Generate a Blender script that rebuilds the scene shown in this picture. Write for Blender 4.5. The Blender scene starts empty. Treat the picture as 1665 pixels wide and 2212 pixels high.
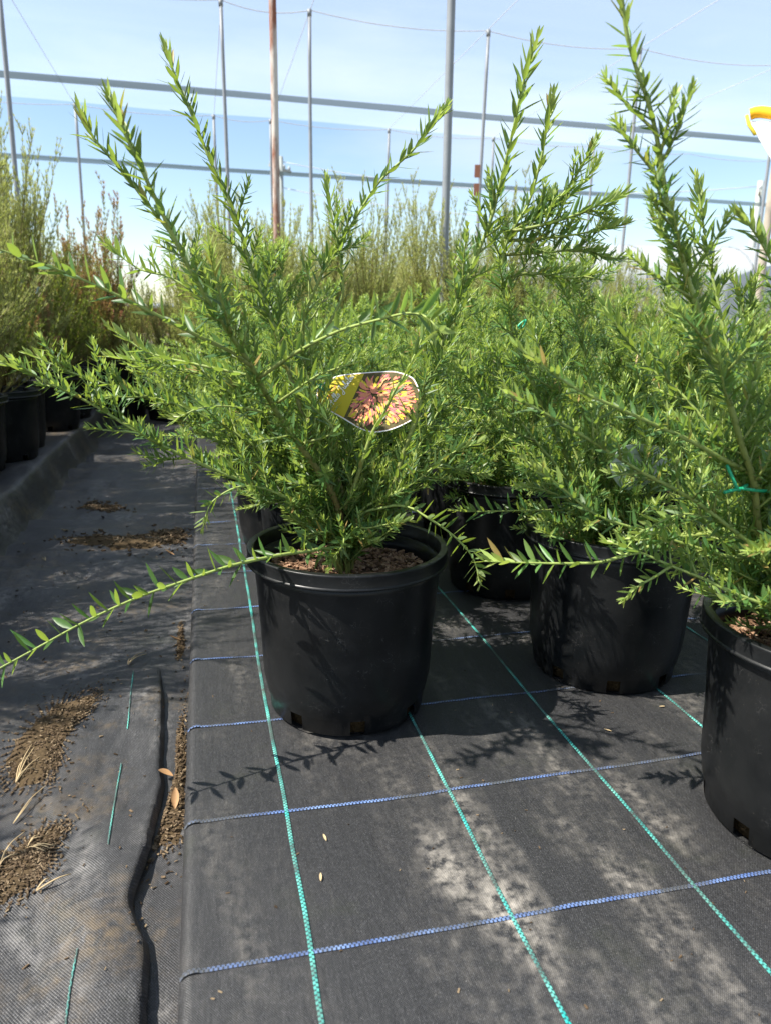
import bpy, bmesh, math, random
import numpy as np
from mathutils import Vector, Matrix, noise

random.seed(7)
RNG = np.random.default_rng(11)
S = bpy.context.scene
COL = S.collection

# ------------------------------------------------------------------ camera
F_PX, CX, CY, CAM_H = 1600.0, 832.5, 1106.0, 0.58
PITCH, ROLL = math.radians(14.6), math.radians(1.15)
_f = np.array([0, math.cos(PITCH), -math.sin(PITCH)])
_u0 = np.array([0, math.sin(PITCH), math.cos(PITCH)])
_r0 = np.array([1.0, 0, 0])
_r = _r0 * math.cos(ROLL) + _u0 * math.sin(ROLL)
_u = _u0 * math.cos(ROLL) - _r0 * math.sin(ROLL)
EYE = np.array([0, 0, CAM_H])


def ray(x, y):
    return _f + _r * (x - CX) / F_PX + _u * (CY - y) / F_PX


def at(x, y, Y):
    """point at distance Y ahead of the camera position seen at survey pixel x, y"""
    d = ray(x, y)
    return EYE + d * (Y / d[1])


def ground(x, y, z=0.0):
    d = ray(x, y)
    return EYE + d * ((z - CAM_H) / d[2])


cam_d = bpy.data.cameras.new('camera')
cam = bpy.data.objects.new('camera', cam_d)
COL.objects.link(cam)
cam_d.sensor_fit = 'VERTICAL'
cam_d.sensor_height = 9.8
cam_d.sensor_width = 7.38
cam_d.lens = F_PX / 2212.0 * 9.8
cam_d.clip_start = 0.02
cam_d.clip_end = 2000
cam_d.dof.use_dof = True
cam_d.dof.focus_distance = 1.10
cam_d.dof.aperture_fstop = 2.2
m = Matrix.Identity(4)
for i in range(3):
    m[i][0], m[i][1], m[i][2], m[i][3] = _r[i], _u[i], -_f[i], EYE[i]
cam.matrix_world = m
S.camera = cam

# ------------------------------------------------------------------ sky, sun, exposure
SUN_EL = math.radians(52)
sun_travel = Vector((0.963 * math.cos(SUN_EL), 0.27 * math.cos(SUN_EL), -math.sin(SUN_EL))).normalized()
W = bpy.data.worlds.new('World')
S.world = W
W.use_nodes = True
nt = W.node_tree
nt.nodes.clear()
sky = nt.nodes.new('ShaderNodeTexSky')
sky.sky_type = 'NISHITA'
sky.sun_disc = False
sky.sun_elevation = SUN_EL
# direction towards the sun measured clockwise from +Y
sky.sun_rotation = math.atan2(-sun_travel.x, -sun_travel.y)
sky.air_density = 1.0
sky.dust_density = 0.35
sky.ozone_density = 1.2
bg = nt.nodes.new('ShaderNodeBackground')
bg.inputs['Strength'].default_value = 0.083
wo = nt.nodes.new('ShaderNodeOutputWorld')
tc = nt.nodes.new('ShaderNodeTexCoord')
mp = nt.nodes.new('ShaderNodeMapping')
mp.inputs['Scale'].default_value = (1.6, 3.0, 7.0)
cl = nt.nodes.new('ShaderNodeTexNoise')
cl.inputs['Scale'].default_value = 1.5
cl.inputs['Detail'].default_value = 8
cr_ = nt.nodes.new('ShaderNodeValToRGB')
cr_.color_ramp.elements[0].position = 0.50
cr_.color_ramp.elements[0].color = (0, 0, 0, 1)
cr_.color_ramp.elements[1].position = 0.85
cr_.color_ramp.elements[1].color = (0.5, 0.5, 0.5, 1)
cm = nt.nodes.new('ShaderNodeMix')
cm.data_type = 'RGBA'
cm.inputs[7].default_value = (5.2, 5.5, 5.9, 1)   # thin high cloud
nt.links.new(tc.outputs['Generated'], mp.inputs['Vector'])
nt.links.new(mp.outputs[0], cl.inputs['Vector'])
nt.links.new(cl.outputs['Fac'], cr_.inputs[0])
nt.links.new(cr_.outputs[0], cm.inputs[0])
nt.links.new(sky.outputs[0], cm.inputs[6])
nt.links.new(cm.outputs[2], bg.inputs['Color'])
nt.links.new(bg.outputs[0], wo.inputs['Surface'])
sun_d = bpy.data.lights.new('sun', 'SUN')
sun_d.energy = 4.8
sun_d.angle = math.radians(0.53)
sun_d.color = (1.0, 0.95, 0.86)
sun = bpy.data.objects.new('sun', sun_d)
COL.objects.link(sun)
sun.rotation_euler = sun_travel.to_track_quat('-Z', 'Y').to_euler()
sun.location = (-6, -2, 9)
S.view_settings.view_transform = 'Standard'
S.view_settings.look = 'None'
S.view_settings.exposure = 1.34
S.view_settings.gamma = 1.0
S.render.engine = 'CYCLES'
S.cycles.use_denoising = True
S.cycles.max_bounces = 8
S.cycles.transparent_max_bounces = 12
S.cycles.caustics_reflective = False
S.cycles.caustics_refractive = False

# ------------------------------------------------------------------ bed frame: u across the bed, v along it
BA = math.atan(0.245)
CA, SA = math.cos(BA), math.sin(BA)


def bed(u, v, z=0.0):
    return np.array([u * CA - v * SA, u * SA + v * CA, z])


def to_bed(p):
    return np.array([p[0] * CA + p[1] * SA, -p[0] * SA + p[1] * CA, p[2]])


BED_ROT = (0, 0, BA)

# ------------------------------------------------------------------ materials


class Mat:
    def __init__(self, name):
        self.m = bpy.data.materials.new(name)
        self.m.use_nodes = True
        self.t = self.m.node_tree
        self.t.nodes.clear()
        self.out = self.n('OutputMaterial')

    def n(self, kind, **kw):
        nd = self.t.nodes.new('ShaderNode' + kind)
        for k, v in kw.items():
            setattr(nd, k, v)
        return nd

    def l(self, a, b):
        self.t.links.new(a, b)

    def noise(self, scale, detail=4, vec=None, rough=0.6):
        nd = self.n('TexNoise')
        nd.inputs['Scale'].default_value = scale
        nd.inputs['Detail'].default_value = detail
        nd.inputs['Roughness'].default_value = rough
        if vec is not None:
            self.l(vec, nd.inputs['Vector'])
        return nd.outputs['Fac']

    def ramp(self, fac, stops):
        nd = self.n('ValToRGB')
        cr = nd.color_ramp
        while len(cr.elements) < len(stops):
            cr.elements.new(0.5)
        for e, (p, c) in zip(cr.elements, stops):
            e.position = p
            e.color = (c, c, c, 1) if not hasattr(c, '__len__') else (*c, 1)
        self.l(fac, nd.inputs[0])
        return nd.outputs[0]

    def mix(self, fac, a, b, mode='MIX'):
        nd = self.n('Mix', data_type='RGBA', blend_type=mode)
        for s, val in ((0, fac), (6, a), (7, b)):
            if hasattr(val, 'is_output'):
                self.l(val, nd.inputs[s])
            elif hasattr(val, '__len__'):
                nd.inputs[s].default_value = (*val, 1)
            else:
                nd.inputs[s].default_value = val if s == 0 else (val, val, val, 1)
        return nd.outputs[2]

    def math(self, op, a, b=0.0, clamp=False):
        nd = self.n('Math', operation=op, use_clamp=clamp)
        for i, val in enumerate((a, b)):
            if hasattr(val, 'is_output'):
                self.l(val, nd.inputs[i])
            else:
                nd.inputs[i].default_value = val
        return nd.outputs[0]

    def bump(self, h, strength=0.3, dist=0.002, normal=None):
        nd = self.n('Bump')
        nd.inputs['Strength'].default_value = strength
        nd.inputs['Distance'].default_value = dist
        self.l(h, nd.inputs['Height'])
        if normal is not None:
            self.l(normal, nd.inputs['Normal'])
        return nd.outputs[0]

    def bsdf(self, color, rough=0.5, normal=None, spec=0.5, metal=0.0):
        b = self.n('BsdfPrincipled')
        for k, val in (('Base Color', color), ('Roughness', rough), ('Specular IOR Level', spec), ('Metallic', metal)):
            if hasattr(val, 'is_output'):
                self.l(val, b.inputs[k])
            elif hasattr(val, '__len__'):
                b.inputs[k].default_value = (*val, 1)
            else:
                b.inputs[k].default_value = val
        if normal is not None:
            self.l(normal, b.inputs['Normal'])
        return b.outputs[0]

    def done(self, sh):
        self.l(sh, self.out.inputs['Surface'])
        return self.m

    def coords(self, which='Object'):
        return self.n('TexCoord').outputs[which]

    def mapping(self, vec, scale=(1, 1, 1)):
        nd = self.n('Mapping')
        nd.inputs['Scale'].default_value = scale
        self.l(vec, nd.inputs['Vector'])
        return nd.outputs[0]

    def xyz(self, vec):
        nd = self.n('SeparateXYZ')
        self.l(vec, nd.inputs[0])
        return nd.outputs


def plain(name, color, rough=0.6, spec=0.4, var=0.25, scale=30.0, bump=0.0):
    M = Mat(name)
    co = M.coords()
    f = M.noise(scale, 5, co)
    c = M.mix(f, tuple(x * (1 - var) for x in color), tuple(min(1, x * (1 + var)) for x in color))
    nrm = M.bump(f, bump, 0.004) if bump else None
    return M.done(M.bsdf(c, rough, nrm, spec))


def leaf_material(name, old, mid, young, spec=0.45, rough=0.36, trans=0.34, red=None):
    """tint.r: 0 old .. 1 young ; tint.g random per leaf"""
    M = Mat(name)
    at_ = M.n('Attribute', attribute_name='tint')
    sp = M.n('SeparateColor')
    M.l(at_.outputs['Color'], sp.inputs[0])
    c = M.ramp(sp.outputs[0], [(0.0, old), (0.45, mid), (1.0, young)] if red is None else
               [(0.0, old), (0.30, mid), (0.50, young), (0.72, red)])
    val = M.math('ADD', M.math('MULTIPLY', sp.outputs[1], 0.6), 0.70)
    oi = M.n('ObjectInfo')
    val = M.math('MULTIPLY', val, M.math('ADD', M.math('MULTIPLY', oi.outputs['Random'], 0.3), 0.85))
    hsv = M.n('HueSaturation')
    M.l(c, hsv.inputs['Color'])
    M.l(val, hsv.inputs['Value'])
    M.l(M.math('ADD', M.math('MULTIPLY', sp.outputs[1], 0.03), 0.485), hsv.inputs['Hue'])
    col = M.mix(M.math('GREATER_THAN', sp.outputs[1], 0.982), hsv.outputs[0], (0.36, 0.25, 0.09))
    geo = M.n('NewGeometry')
    back = M.mix(geo.outputs['Backfacing'], col, M.mix(0.35, col, (0.22, 0.27, 0.15)))
    b = M.bsdf(back, rough, None, spec)
    tr = M.n('BsdfTranslucent')
    M.l(M.mix(0.50, col, (0.48, 0.62, 0.05), 'MIX'), tr.inputs['Color'])
    ms = M.n('MixShader')
    ms.inputs[0].default_value = trans
    M.l(b, ms.inputs[1])
    M.l(tr.outputs[0], ms.inputs[2])
    return M.done(ms.outputs[0])


def weave_mat(name, base, period, dust, dust_amt, gloss=0.42, dirt=0.0, st=(11.0, 1.7), spot=None):
    """woven polypropylene ground cover: crossing flat tapes, silt stains lying along the bed"""
    M = Mat(name)
    co = M.coords()
    x, y, z = M.xyz(co)
    k = 2 * math.pi / period
    sx = M.math('SINE', M.math('MULTIPLY', x, k))
    sy = M.math('SINE', M.math('MULTIPLY', y, k * 0.8))
    chk = M.math('MULTIPLY', sx, sy)
    w = M.math('ADD', M.math('MULTIPLY', chk, 0.5), 0.5)
    # wandering tape gloss: steers roughness and is painted into the colour too
    tape = M.noise(1.0, 2, M.mapping(co, (1 / period * 0.9, 18, 1)))
    tape2 = M.noise(1.0, 2, M.mapping(co, (14, 1 / period * 0.9, 1)))
    tp = M.math('MULTIPLY', M.math('ADD', tape, tape2), 0.5)
    fine = M.noise(900, 2, co)
    wn = M.n('TexWhiteNoise', noise_dimensions='2D')
    cell = M.n('CombineXYZ')
    M.l(M.math('FLOOR', M.math('MULTIPLY', x, 2 / period)), cell.inputs[0])
    M.l(M.math('FLOOR', M.math('MULTIPLY', y, 1.6 / period)), cell.inputs[1])
    M.l(cell.outputs[0], wn.inputs['Vector'])
    glint = M.ramp(wn.outputs['Value'], [(0.0, 0.0), (0.55, 0.25), (0.86, 0.45), (1.0, 1.0)])
    col = M.mix(M.math('MULTIPLY', w, tp), tuple(b * 0.45 for b in base), tuple(b * 2.1 for b in base))
    col = M.mix(M.math('MULTIPLY', glint, w), col, tuple(min(1, b * 4.2) for b in base))  # random pale cells: sparkle of the tapes painted as colour
    # silt stains: streaky, elongated along the bed
    d1 = M.noise(1.0, 5, M.mapping(co, (st[0], st[1], 1)), 0.65)
    d2 = M.noise(75, 5, co)
    d3 = M.noise(1.0, 4, M.mapping(co, (26, 5, 1)))
    dm = M.math('MULTIPLY', M.ramp(d1, [(0.43, 0.0), (0.52, 0.16), (0.64, 1.0)]), M.ramp(d2, [(0.38, 0.0), (0.64, 1.0)]))
    dm = M.math('MULTIPLY', dm, M.ramp(d3, [(0.35, 0.25), (0.65, 1.0)]))
    dm = M.math('MULTIPLY', dm, M.ramp(w, [(0.0, 0.35), (0.6, 1.0)]))
    if spot:
        ex = M.math('POWER', M.math('DIVIDE', M.math('SUBTRACT', x, spot[0]), spot[2]), 2.0)
        ey = M.math('POWER', M.math('DIVIDE', M.math('SUBTRACT', y, spot[1]), spot[3]), 2.0)
        g_ = M.math('EXPONENT', M.math('MULTIPLY', M.math('ADD', ex, ey), -1.0))
        dm = M.math('MULTIPLY', dm, M.math('ADD', M.math('MULTIPLY', g_, 0.95), 0.22))
    dm = M.math('MULTIPLY', dm, dust_amt)
    col = M.mix(dm, col, dust)
    if dirt:
        dd = M.math('MULTIPLY', M.ramp(M.noise(5.5, 7, co, 0.7), [(0.50, 0.0), (0.68, 1.0)]), M.ramp(M.noise(70, 4, co), [(0.38, 0.0), (0.62, 1.0)]))
        col = M.mix(M.math('MULTIPLY', dd, dirt), col, (0.14, 0.105, 0.065))
    green = M.ramp(M.noise(9, 5, co), [(0.58, 0.0), (0.75, 0.22)])
    col = M.mix(green, col, (0.035, 0.042, 0.016))
    spk = M.ramp(fine, [(0.70, 0.0), (0.78, 0.5)])
    col = M.mix(spk, col, tuple(min(1, d * 1.0) for d in dust))
    rgh = M.math('ADD', M.math('MULTIPLY', tp, 0.18), gloss, True)
    rgh = M.math('ADD', rgh, M.math('MULTIPLY', dm, 0.3), True)
    b1 = M.bump(w, 0.55, period * 0.35)
    b2 = M.bump(M.noise(1.0, 4, M.mapping(co, (60, 14, 1))), 0.35, 0.004, b1)
    b3 = M.bump(fine, 0.25, 0.0006, b2)
    return M.done(M.bsdf(col, rgh, b3, 0.5))


def stitch_mat(name, light, dark, gap):
    """woven marker thread: two rows of alternating stitches; UV.x along (one unit = one stitch), UV.y across"""
    M = Mat(name)
    uv = M.n('UVMap').outputs[0]
    x, y, z = M.xyz(uv)
    two = M.math('GREATER_THAN', y, 0.5)
    ph = M.math('FRACT', M.math('ADD', x, M.math('MULTIPLY', two, 0.5)))
    on = M.ramp(ph, [(0.0, 0.0), (0.12, 1.0), (0.62, 1.0), (0.74, 0.0)])
    co = M.coords()
    var = M.ramp(M.noise(26, 4, co), [(0.35, 0.0), (0.7, 1.0)])
    c = M.mix(var, dark, light)
    c = M.mix(on, gap, c)
    dirt = M.ramp(M.noise(12, 4, co), [(0.38, 0.0), (0.60, 0.9)])
    c = M.mix(dirt, c, (0.06, 0.06, 0.055))
    nrm = M.bump(on, 0.6, 0.001)
    return M.done(M.bsdf(c, 0.42, nrm, 0.5))


MAT = {}
MAT['leaf'] = leaf_material('leaf', (0.044, 0.112, 0.034), (0.114, 0.222, 0.060), (0.42, 0.51, 0.14), 0.42, 0.40, 0.45)
MAT['needle'] = leaf_material('needle', (0.23, 0.23, 0.09), (0.38, 0.37, 0.15), (0.55, 0.51, 0.25), 0.2, 0.6, 0.48)
MAT['needle_green'] = leaf_material('needle_green', (0.05, 0.08, 0.02), (0.11, 0.16, 0.035), (0.36, 0.38, 0.06), 0.25, 0.5, 0.4)
MAT['needle_red'] = leaf_material('needle_red', (0.10, 0.12, 0.055), (0.17, 0.17, 0.08), (0.30, 0.18, 0.11), 0.25, 0.55, 0.35,
                                  red=(0.38, 0.11, 0.10))


def stem_mat():
    M = Mat('stem')
    at_ = M.n('Attribute', attribute_name='tint')
    sp = M.n('SeparateColor')
    M.l(at_.outputs['Color'], sp.inputs[0])
    c = M.ramp(sp.outputs[0], [(0.0, (0.16, 0.085, 0.04)), (0.22, (0.20, 0.17, 0.055)), (0.6, (0.24, 0.29, 0.075)), (1.0, (0.30, 0.38, 0.10))])
    f = M.noise(220, 4, M.coords())
    c = M.mix(0.35, c, M.ramp(f, [(0.3, 0.08), (0.7, 0.6)]), 'OVERLAY')
    return M.done(M.bsdf(c, 0.55, M.bump(f, 0.3, 0.001), 0.35))


MAT['stem'] = stem_mat()


def pot_mat():
    M = Mat('pot_plastic')
    co = M.coords()
    dust = M.ramp(M.noise(14, 6, co), [(0.42, 0.0), (0.75, 1.0)])
    sc = M.n('TexVoronoi', feature='DISTANCE_TO_EDGE')
    sc.inputs['Scale'].default_value = 75
    wv = M.n('TexNoise')
    wv.inputs['Scale'].default_value = 26
    wv.inputs['Detail'].default_value = 3
    M.l(co, wv.inputs['Vector'])
    M.l(M.mix(0.09, co, wv.outputs['Color'], 'ADD'), sc.inputs['Vector'])
    scr = M.math('MULTIPLY', M.ramp(sc.outputs['Distance'], [(0.0, 1.0), (0.012, 0.0)]), M.ramp(M.noise(30, 3, co), [(0.56, 0.0), (0.66, 1.0)]))
    spk = M.ramp(M.noise(420, 2, co), [(0.71, 0.0), (0.76, 1.0)])
    low = M.ramp(M.xyz(co)[2], [(0.0, 0.9), (0.10, 0.25)])
    c = M.mix(M.math('MULTIPLY', dust, 0.13), (0.005, 0.0058, 0.0065), (0.065, 0.062, 0.06))
    c = M.mix(M.math('MULTIPLY', scr, 0.5), c, (0.22, 0.21, 0.20))
    c = M.mix(M.math('MULTIPLY', M.math('MULTIPLY', spk, low), 0.7), c, (0.3, 0.26, 0.2))
    r = M.math('ADD', M.math('MULTIPLY', dust, 0.25), 0.31)
    return M.done(M.bsdf(c, r, M.bump(M.noise(60, 4, co), 0.08, 0.002), 0.28))


MAT['pot'] = pot_mat()


def chip_mat(name, cols):
    M = Mat(name)
    at_ = M.n('Attribute', attribute_name='tint')
    sp = M.n('SeparateColor')
    M.l(at_.outputs['Color'], sp.inputs[0])
    c = M.ramp(sp.outputs[1], [(i / (len(cols) - 1), q) for i, q in enumerate(cols)])
    f = M.noise(320, 3, M.coords())
    c = M.mix(0.4, c, M.ramp(f, [(0.3, 0.2), (0.7, 0.75)]), 'OVERLAY')
    return M.done(M.bsdf(c, 0.85, M.bump(f, 0.4, 0.001), 0.2))


MAT['chips'] = chip_mat('bark_chips', [(0.06, 0.035, 0.02), (0.17, 0.095, 0.055), (0.30, 0.18, 0.11), (0.42, 0.28, 0.19)])
MAT['grit'] = chip_mat('grit', [(0.03, 0.02, 0.012), (0.075, 0.05, 0.027), (0.11, 0.075, 0.045), (0.24, 0.18, 0.11)])
MAT['soil'] = plain('soil', (0.10, 0.066, 0.04), 0.95, 0.15, 0.7, 160, 0.8)
MAT['path_soil'] = plain('path_soil', (0.075, 0.052, 0.028), 0.95, 0.15, 0.65, 140, 0.8)
MAT['bed_mat'] = weave_mat('woven_bed_mat', (0.0205, 0.0205, 0.0215), 0.0021, (0.55, 0.50, 0.43), 1.0, 0.36, 0.0, (8.0, 2.4), (0.34, 0.56, 0.17, 0.34))
MAT['path_mat'] = weave_mat('woven_path_mat', (0.027, 0.027, 0.0285), 0.0030, (0.36, 0.34, 0.32), 0.6, 0.36, 0.85, (9.0, 4.5))
MAT['green_thread'] = stitch_mat('green_thread', (0.22, 0.68, 0.56), (0.02, 0.40, 0.36), (0.012, 0.10, 0.10))
MAT['blue_thread'] = stitch_mat('blue_thread', (0.22, 0.33, 0.58), (0.07, 0.13, 0.34), (0.02, 0.03, 0.06))
MAT['galv'] = plain('galvanised_steel', (0.21, 0.225, 0.24), 0.5, 0.5, 0.25, 14)
MAT['gravel'] = plain('gravel', (0.20, 0.17, 0.13), 0.95, 0.2, 0.4, 40, 0.5)
MAT['wire'] = plain('wire', (0.5, 0.52, 0.54), 0.5, 0.4, 0.1)
MAT['rope'] = plain('rope', (0.45, 0.43, 0.38), 0.9, 0.2, 0.4, 60)
MAT['tie'] = plain('green_tie', (0.01, 0.34, 0.16), 0.4, 0.5, 0.1)
MAT['white_card'] = plain('white_card', (0.80, 0.80, 0.78), 0.7, 0.3, 0.03)
MAT['grey_card'] = plain('grey_card', (0.40, 0.45, 0.41), 0.4, 0.5, 0.04)
MAT['yellow_print'] = plain('yellow_print', (0.50, 0.40, 0.03), 0.75, 0.2, 0.10, 40)
MAT['orange_print'] = plain('orange_print', (0.85, 0.42, 0.02), 0.75, 0.2, 0.05)
MAT['dark_print'] = plain('dark_print', (0.09, 0.075, 0.03), 0.75, 0.2, 0.8, 160)
MAT['pink_print'] = plain('pink_print', (0.64, 0.18, 0.18), 0.75, 0.2, 0.25, 120)
MAT['coral_print'] = plain('coral_print', (0.68, 0.25, 0.14), 0.75, 0.2, 0.25, 120)
MAT['peach_print'] = plain('peach_print', (0.72, 0.38, 0.17), 0.75, 0.2, 0.15, 120)
MAT['lemon_print'] = plain('lemon_print', (0.66, 0.50, 0.05), 0.75, 0.2, 0.12, 120)
MAT['red_ink'] = plain('red_ink', (0.62, 0.10, 0.03), 0.4, 0.4, 0.05)
MAT['grey_ink'] = plain('grey_ink', (0.32, 0.36, 0.33), 0.5, 0.4, 0.05)
MAT['straw'] = plain('straw', (0.46, 0.35, 0.20), 0.8, 0.2, 0.35, 60)
MAT['tan_leaf'] = plain('tan_leaf', (0.36, 0.21, 0.10), 0.7, 0.3, 0.3, 80)
MAT['root_ball'] = plain('root_ball', (0.06, 0.038, 0.017), 0.95, 0.1, 0.97, 210, 1.0)
MAT['timber'] = plain('weathered_timber', (0.42, 0.36, 0.29), 0.85, 0.2, 0.35, 18)
MAT['pole'] = plain('pale_pole', (0.36, 0.39, 0.37), 0.8, 0.3, 0.15, 2)
MAT['film'] = plain('greenhouse_film', (0.34, 0.37, 0.38), 0.5, 0.4, 0.06, 2)
MAT['brick_red'] = plain('red_brown', (0.22, 0.10, 0.065), 0.9, 0.2, 0.25, 3)
MAT['far_tree'] = plain('far_trees', (0.07, 0.095, 0.05), 0.9, 0.1, 0.4, 0.8)


def rust_mat():
    M = Mat('rusty_steel')
    co = M.coords()
    f = M.ramp(M.noise(5.5, 6, M.mapping(co, (2, 2, 0.7))), [(0.40, 0.0), (0.58, 1.0)])
    c = M.mix(f, (0.55, 0.50, 0.45), (0.24, 0.095, 0.055))
    return M.done(M.bsdf(c, 0.8, M.bump(f, 0.2, 0.002), 0.3))


MAT['rust'] = rust_mat()


def net_mat(name, col, cover, through):
    """shade netting: mostly gaps, some thread"""
    M = Mat(name)
    d = M.n('BsdfDiffuse')
    d.inputs['Color'].default_value = (*col, 1)
    t = M.n('BsdfTranslucent')
    t.inputs['Color'].default_value = (*col, 1)
    a = M.n('MixShader')
    a.inputs[0].default_value = through
    M.l(d.outputs[0], a.inputs[1])
    M.l(t.outputs[0], a.inputs[2])
    tr = M.n('BsdfTransparent')
    mx = M.n('MixShader')
    co = M.coords()
    f = M.noise(1.0, 3, M.mapping(co, (0.10, 1.3, 1)))
    M.l(M.math('MULTIPLY', M.ramp(f, [(0.3, 0.9), (0.7, 1.1)]), cover), mx.inputs[0])
    M.l(tr.outputs[0], mx.inputs[1])
    M.l(a.outputs[0], mx.inputs[2])
    return M.done(mx.outputs[0])


MAT['net'] = net_mat('shade_net', (0.84, 0.89, 0.93), 0.13, 0.8)
MAT['net_seam'] = net_mat('shade_net_seam', (0.13, 0.19, 0.215), 0.80, 0.10)

# ------------------------------------------------------------------ mesh helpers


def np_mesh(name, V, quads=None, tris=None, tint=None, smooth=True):
    V = np.asarray(V, dtype=np.float32)
    me = bpy.data.meshes.new(name)
    idx, tot = [], []
    if quads is not None and len(quads):
        q = np.asarray(quads, dtype=np.int32)
        idx.append(q.ravel())
        tot.append(np.full(len(q), 4, np.int32))
    if tris is not None and len(tris):
        q = np.asarray(tris, dtype=np.int32)
        idx.append(q.ravel())
        tot.append(np.full(len(q), 3, np.int32))
    idx = np.concatenate(idx)
    tot = np.concatenate(tot)
    st = np.concatenate([[0], np.cumsum(tot)[:-1]]).astype(np.int32)
    me.vertices.add(len(V))
    me.vertices.foreach_set('co', V.ravel())
    me.loops.add(len(idx))
    me.loops.foreach_set('vertex_index', idx)
    me.polygons.add(len(tot))
    me.polygons.foreach_set('loop_start', st)
    me.polygons.foreach_set('loop_total', tot)
    me.polygons.foreach_set('use_smooth', np.full(len(tot), smooth))
    me.update(calc_edges=True)
    if tint is not None:
        a = me.attributes.new('tint', 'FLOAT_COLOR', 'POINT')
        t = np.ones((len(V), 4), np.float32)
        t[:, :2] = tint
        a.data.foreach_set('color', t.ravel())
    me.validate()
    return me


def link(name, me, mat=None, parent=None, label=None, cat=None, group=None, kind=None, loc=None, rot=None):
    o = bpy.data.objects.new(name, me)
    COL.objects.link(o)
    if mat is not None and me is not None and not me.materials:
        for q in (mat if isinstance(mat, list) else [mat]):
            me.materials.append(MAT[q] if isinstance(q, str) else q)
    if parent is not None:
        o.parent = parent
    if loc is not None:
        o.location = loc
    if rot is not None:
        o.rotation_euler = rot
    for k, val in (('label', label), ('category', cat), ('group', group), ('kind', kind)):
        if val:
            o[k] = val
    return o


class Acc:
    """collects quads / tris with a tint per vertex"""

    def __init__(self):
        self.V, self.Q, self.T, self.C, self.n = [], [], [], [], 0

    def add(self, V, quads=None, tris=None, tint=(0.5, 0.5)):
        V = np.asarray(V, float)
        t = np.asarray(tint, float)
        if t.ndim == 1:
            t = np.tile(t, (len(V), 1))
        self.V.append(V)
        self.C.append(t)
        if quads is not None and len(quads):
            self.Q.append(np.asarray(quads) + self.n)
        if tris is not None and len(tris):
            self.T.append(np.asarray(tris) + self.n)
        self.n += len(V)

    def mesh(self, name, smooth=True):
        return np_mesh(name, np.concatenate(self.V), np.concatenate(self.Q) if self.Q else None,
                       np.concatenate(self.T) if self.T else None, np.concatenate(self.C), smooth)

    def box(self, c, half, R=None, tint=(0.5, 0.5)):
        P = np.array([[sx, sy, sz] for sx in (-1, 1) for sy in (-1, 1) for sz in (-1, 1)], float) * np.asarray(half)
        if R is not None:
            P = P @ np.asarray(R).T
        self.add(P + np.asarray(c), [[0, 1, 3, 2], [4, 6, 7, 5], [0, 4, 5, 1], [2, 3, 7, 6], [0, 2, 6, 4], [1, 5, 7, 3]], None, tint)

    def tube(self, pts, rad, sides=6, tint=None, cap=True):
        pts = np.asarray(pts, float)
        n = len(pts)
        rad = np.full(n, rad) if np.isscalar(rad) else np.asarray(rad)
        T, N, B = frames(pts)
        a = np.arange(sides) * 2 * math.pi / sides
        ring = N[:, None, :] * np.cos(a)[None, :, None] + B[:, None, :] * np.sin(a)[None, :, None]
        V = (pts[:, None, :] + ring * rad[:, None, None]).reshape(-1, 3)
        q = []
        for i in range(n - 1):
            for j in range(sides):
                k = (j + 1) % sides
                q.append([i * sides + j, i * sides + k, (i + 1) * sides + k, (i + 1) * sides + j])
        tr = []
        if cap:
            V = np.vstack([V, pts[0], pts[-1]])
            for j in range(sides):
                k = (j + 1) % sides
                tr.append([n * sides, k, j])
                tr.append([n * sides + 1, (n - 1) * sides + j, (n - 1) * sides + k])
        if tint is None:
            t = np.full((len(V), 2), 0.5)
        else:
            tt = np.asarray(tint, float)
            t = np.zeros((len(V), 2))
            t[:n * sides, 0] = np.repeat(tt if tt.ndim else np.full(n, tt), sides)
            if cap:
                t[n * sides, 0] = t[0, 0]
                t[n * sides + 1, 0] = t[n * sides - 1, 0]
        self.add(V, q, tr, t)


def frames(pts):
    n = len(pts)
    T = np.gradient(pts, axis=0)
    T /= np.linalg.norm(T, axis=1)[:, None] + 1e-12
    N = np.zeros_like(T)
    ref = np.array([0, 0, 1.0]) if abs(T[0, 2]) < 0.9 else np.array([1.0, 0, 0])
    v = np.cross(T[0], ref)
    N[0] = v / np.linalg.norm(v)
    for i in range(1, n):
        v = N[i - 1] - T[i] * np.dot(N[i - 1], T[i])
        N[i] = v / (np.linalg.norm(v) + 1e-12)
    return T, N, np.cross(T, N)


def spline(P, step=0.006):
    """Catmull-Rom through P, resampled evenly"""
    P = np.asarray(P, float)
    if len(P) == 2:
        P = np.vstack([P[0], (P[0] + P[1]) / 2, P[1]])
    Q = np.vstack([2 * P[0] - P[1], P, 2 * P[-1] - P[-2]])
    out = []
    for i in range(1, len(Q) - 2):
        t = np.linspace(0, 1, 14, endpoint=False)[:, None]
        a, b, c, d = Q[i - 1], Q[i], Q[i + 1], Q[i + 2]
        out.append(0.5 * (2 * b + (c - a) * t + (2 * a - 5 * b + 4 * c - d) * t * t + (3 * b - a - 3 * c + d) * t ** 3))
    C = np.vstack(out + [P[-1:]])
    L = np.concatenate([[0], np.cumsum(np.linalg.norm(np.diff(C, axis=0), axis=1))])
    n = max(4, int(L[-1] / step))
    s = np.linspace(0, L[-1], n)
    return np.stack([np.interp(s, L, C[:, k]) for k in range(3)], 1)


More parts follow.
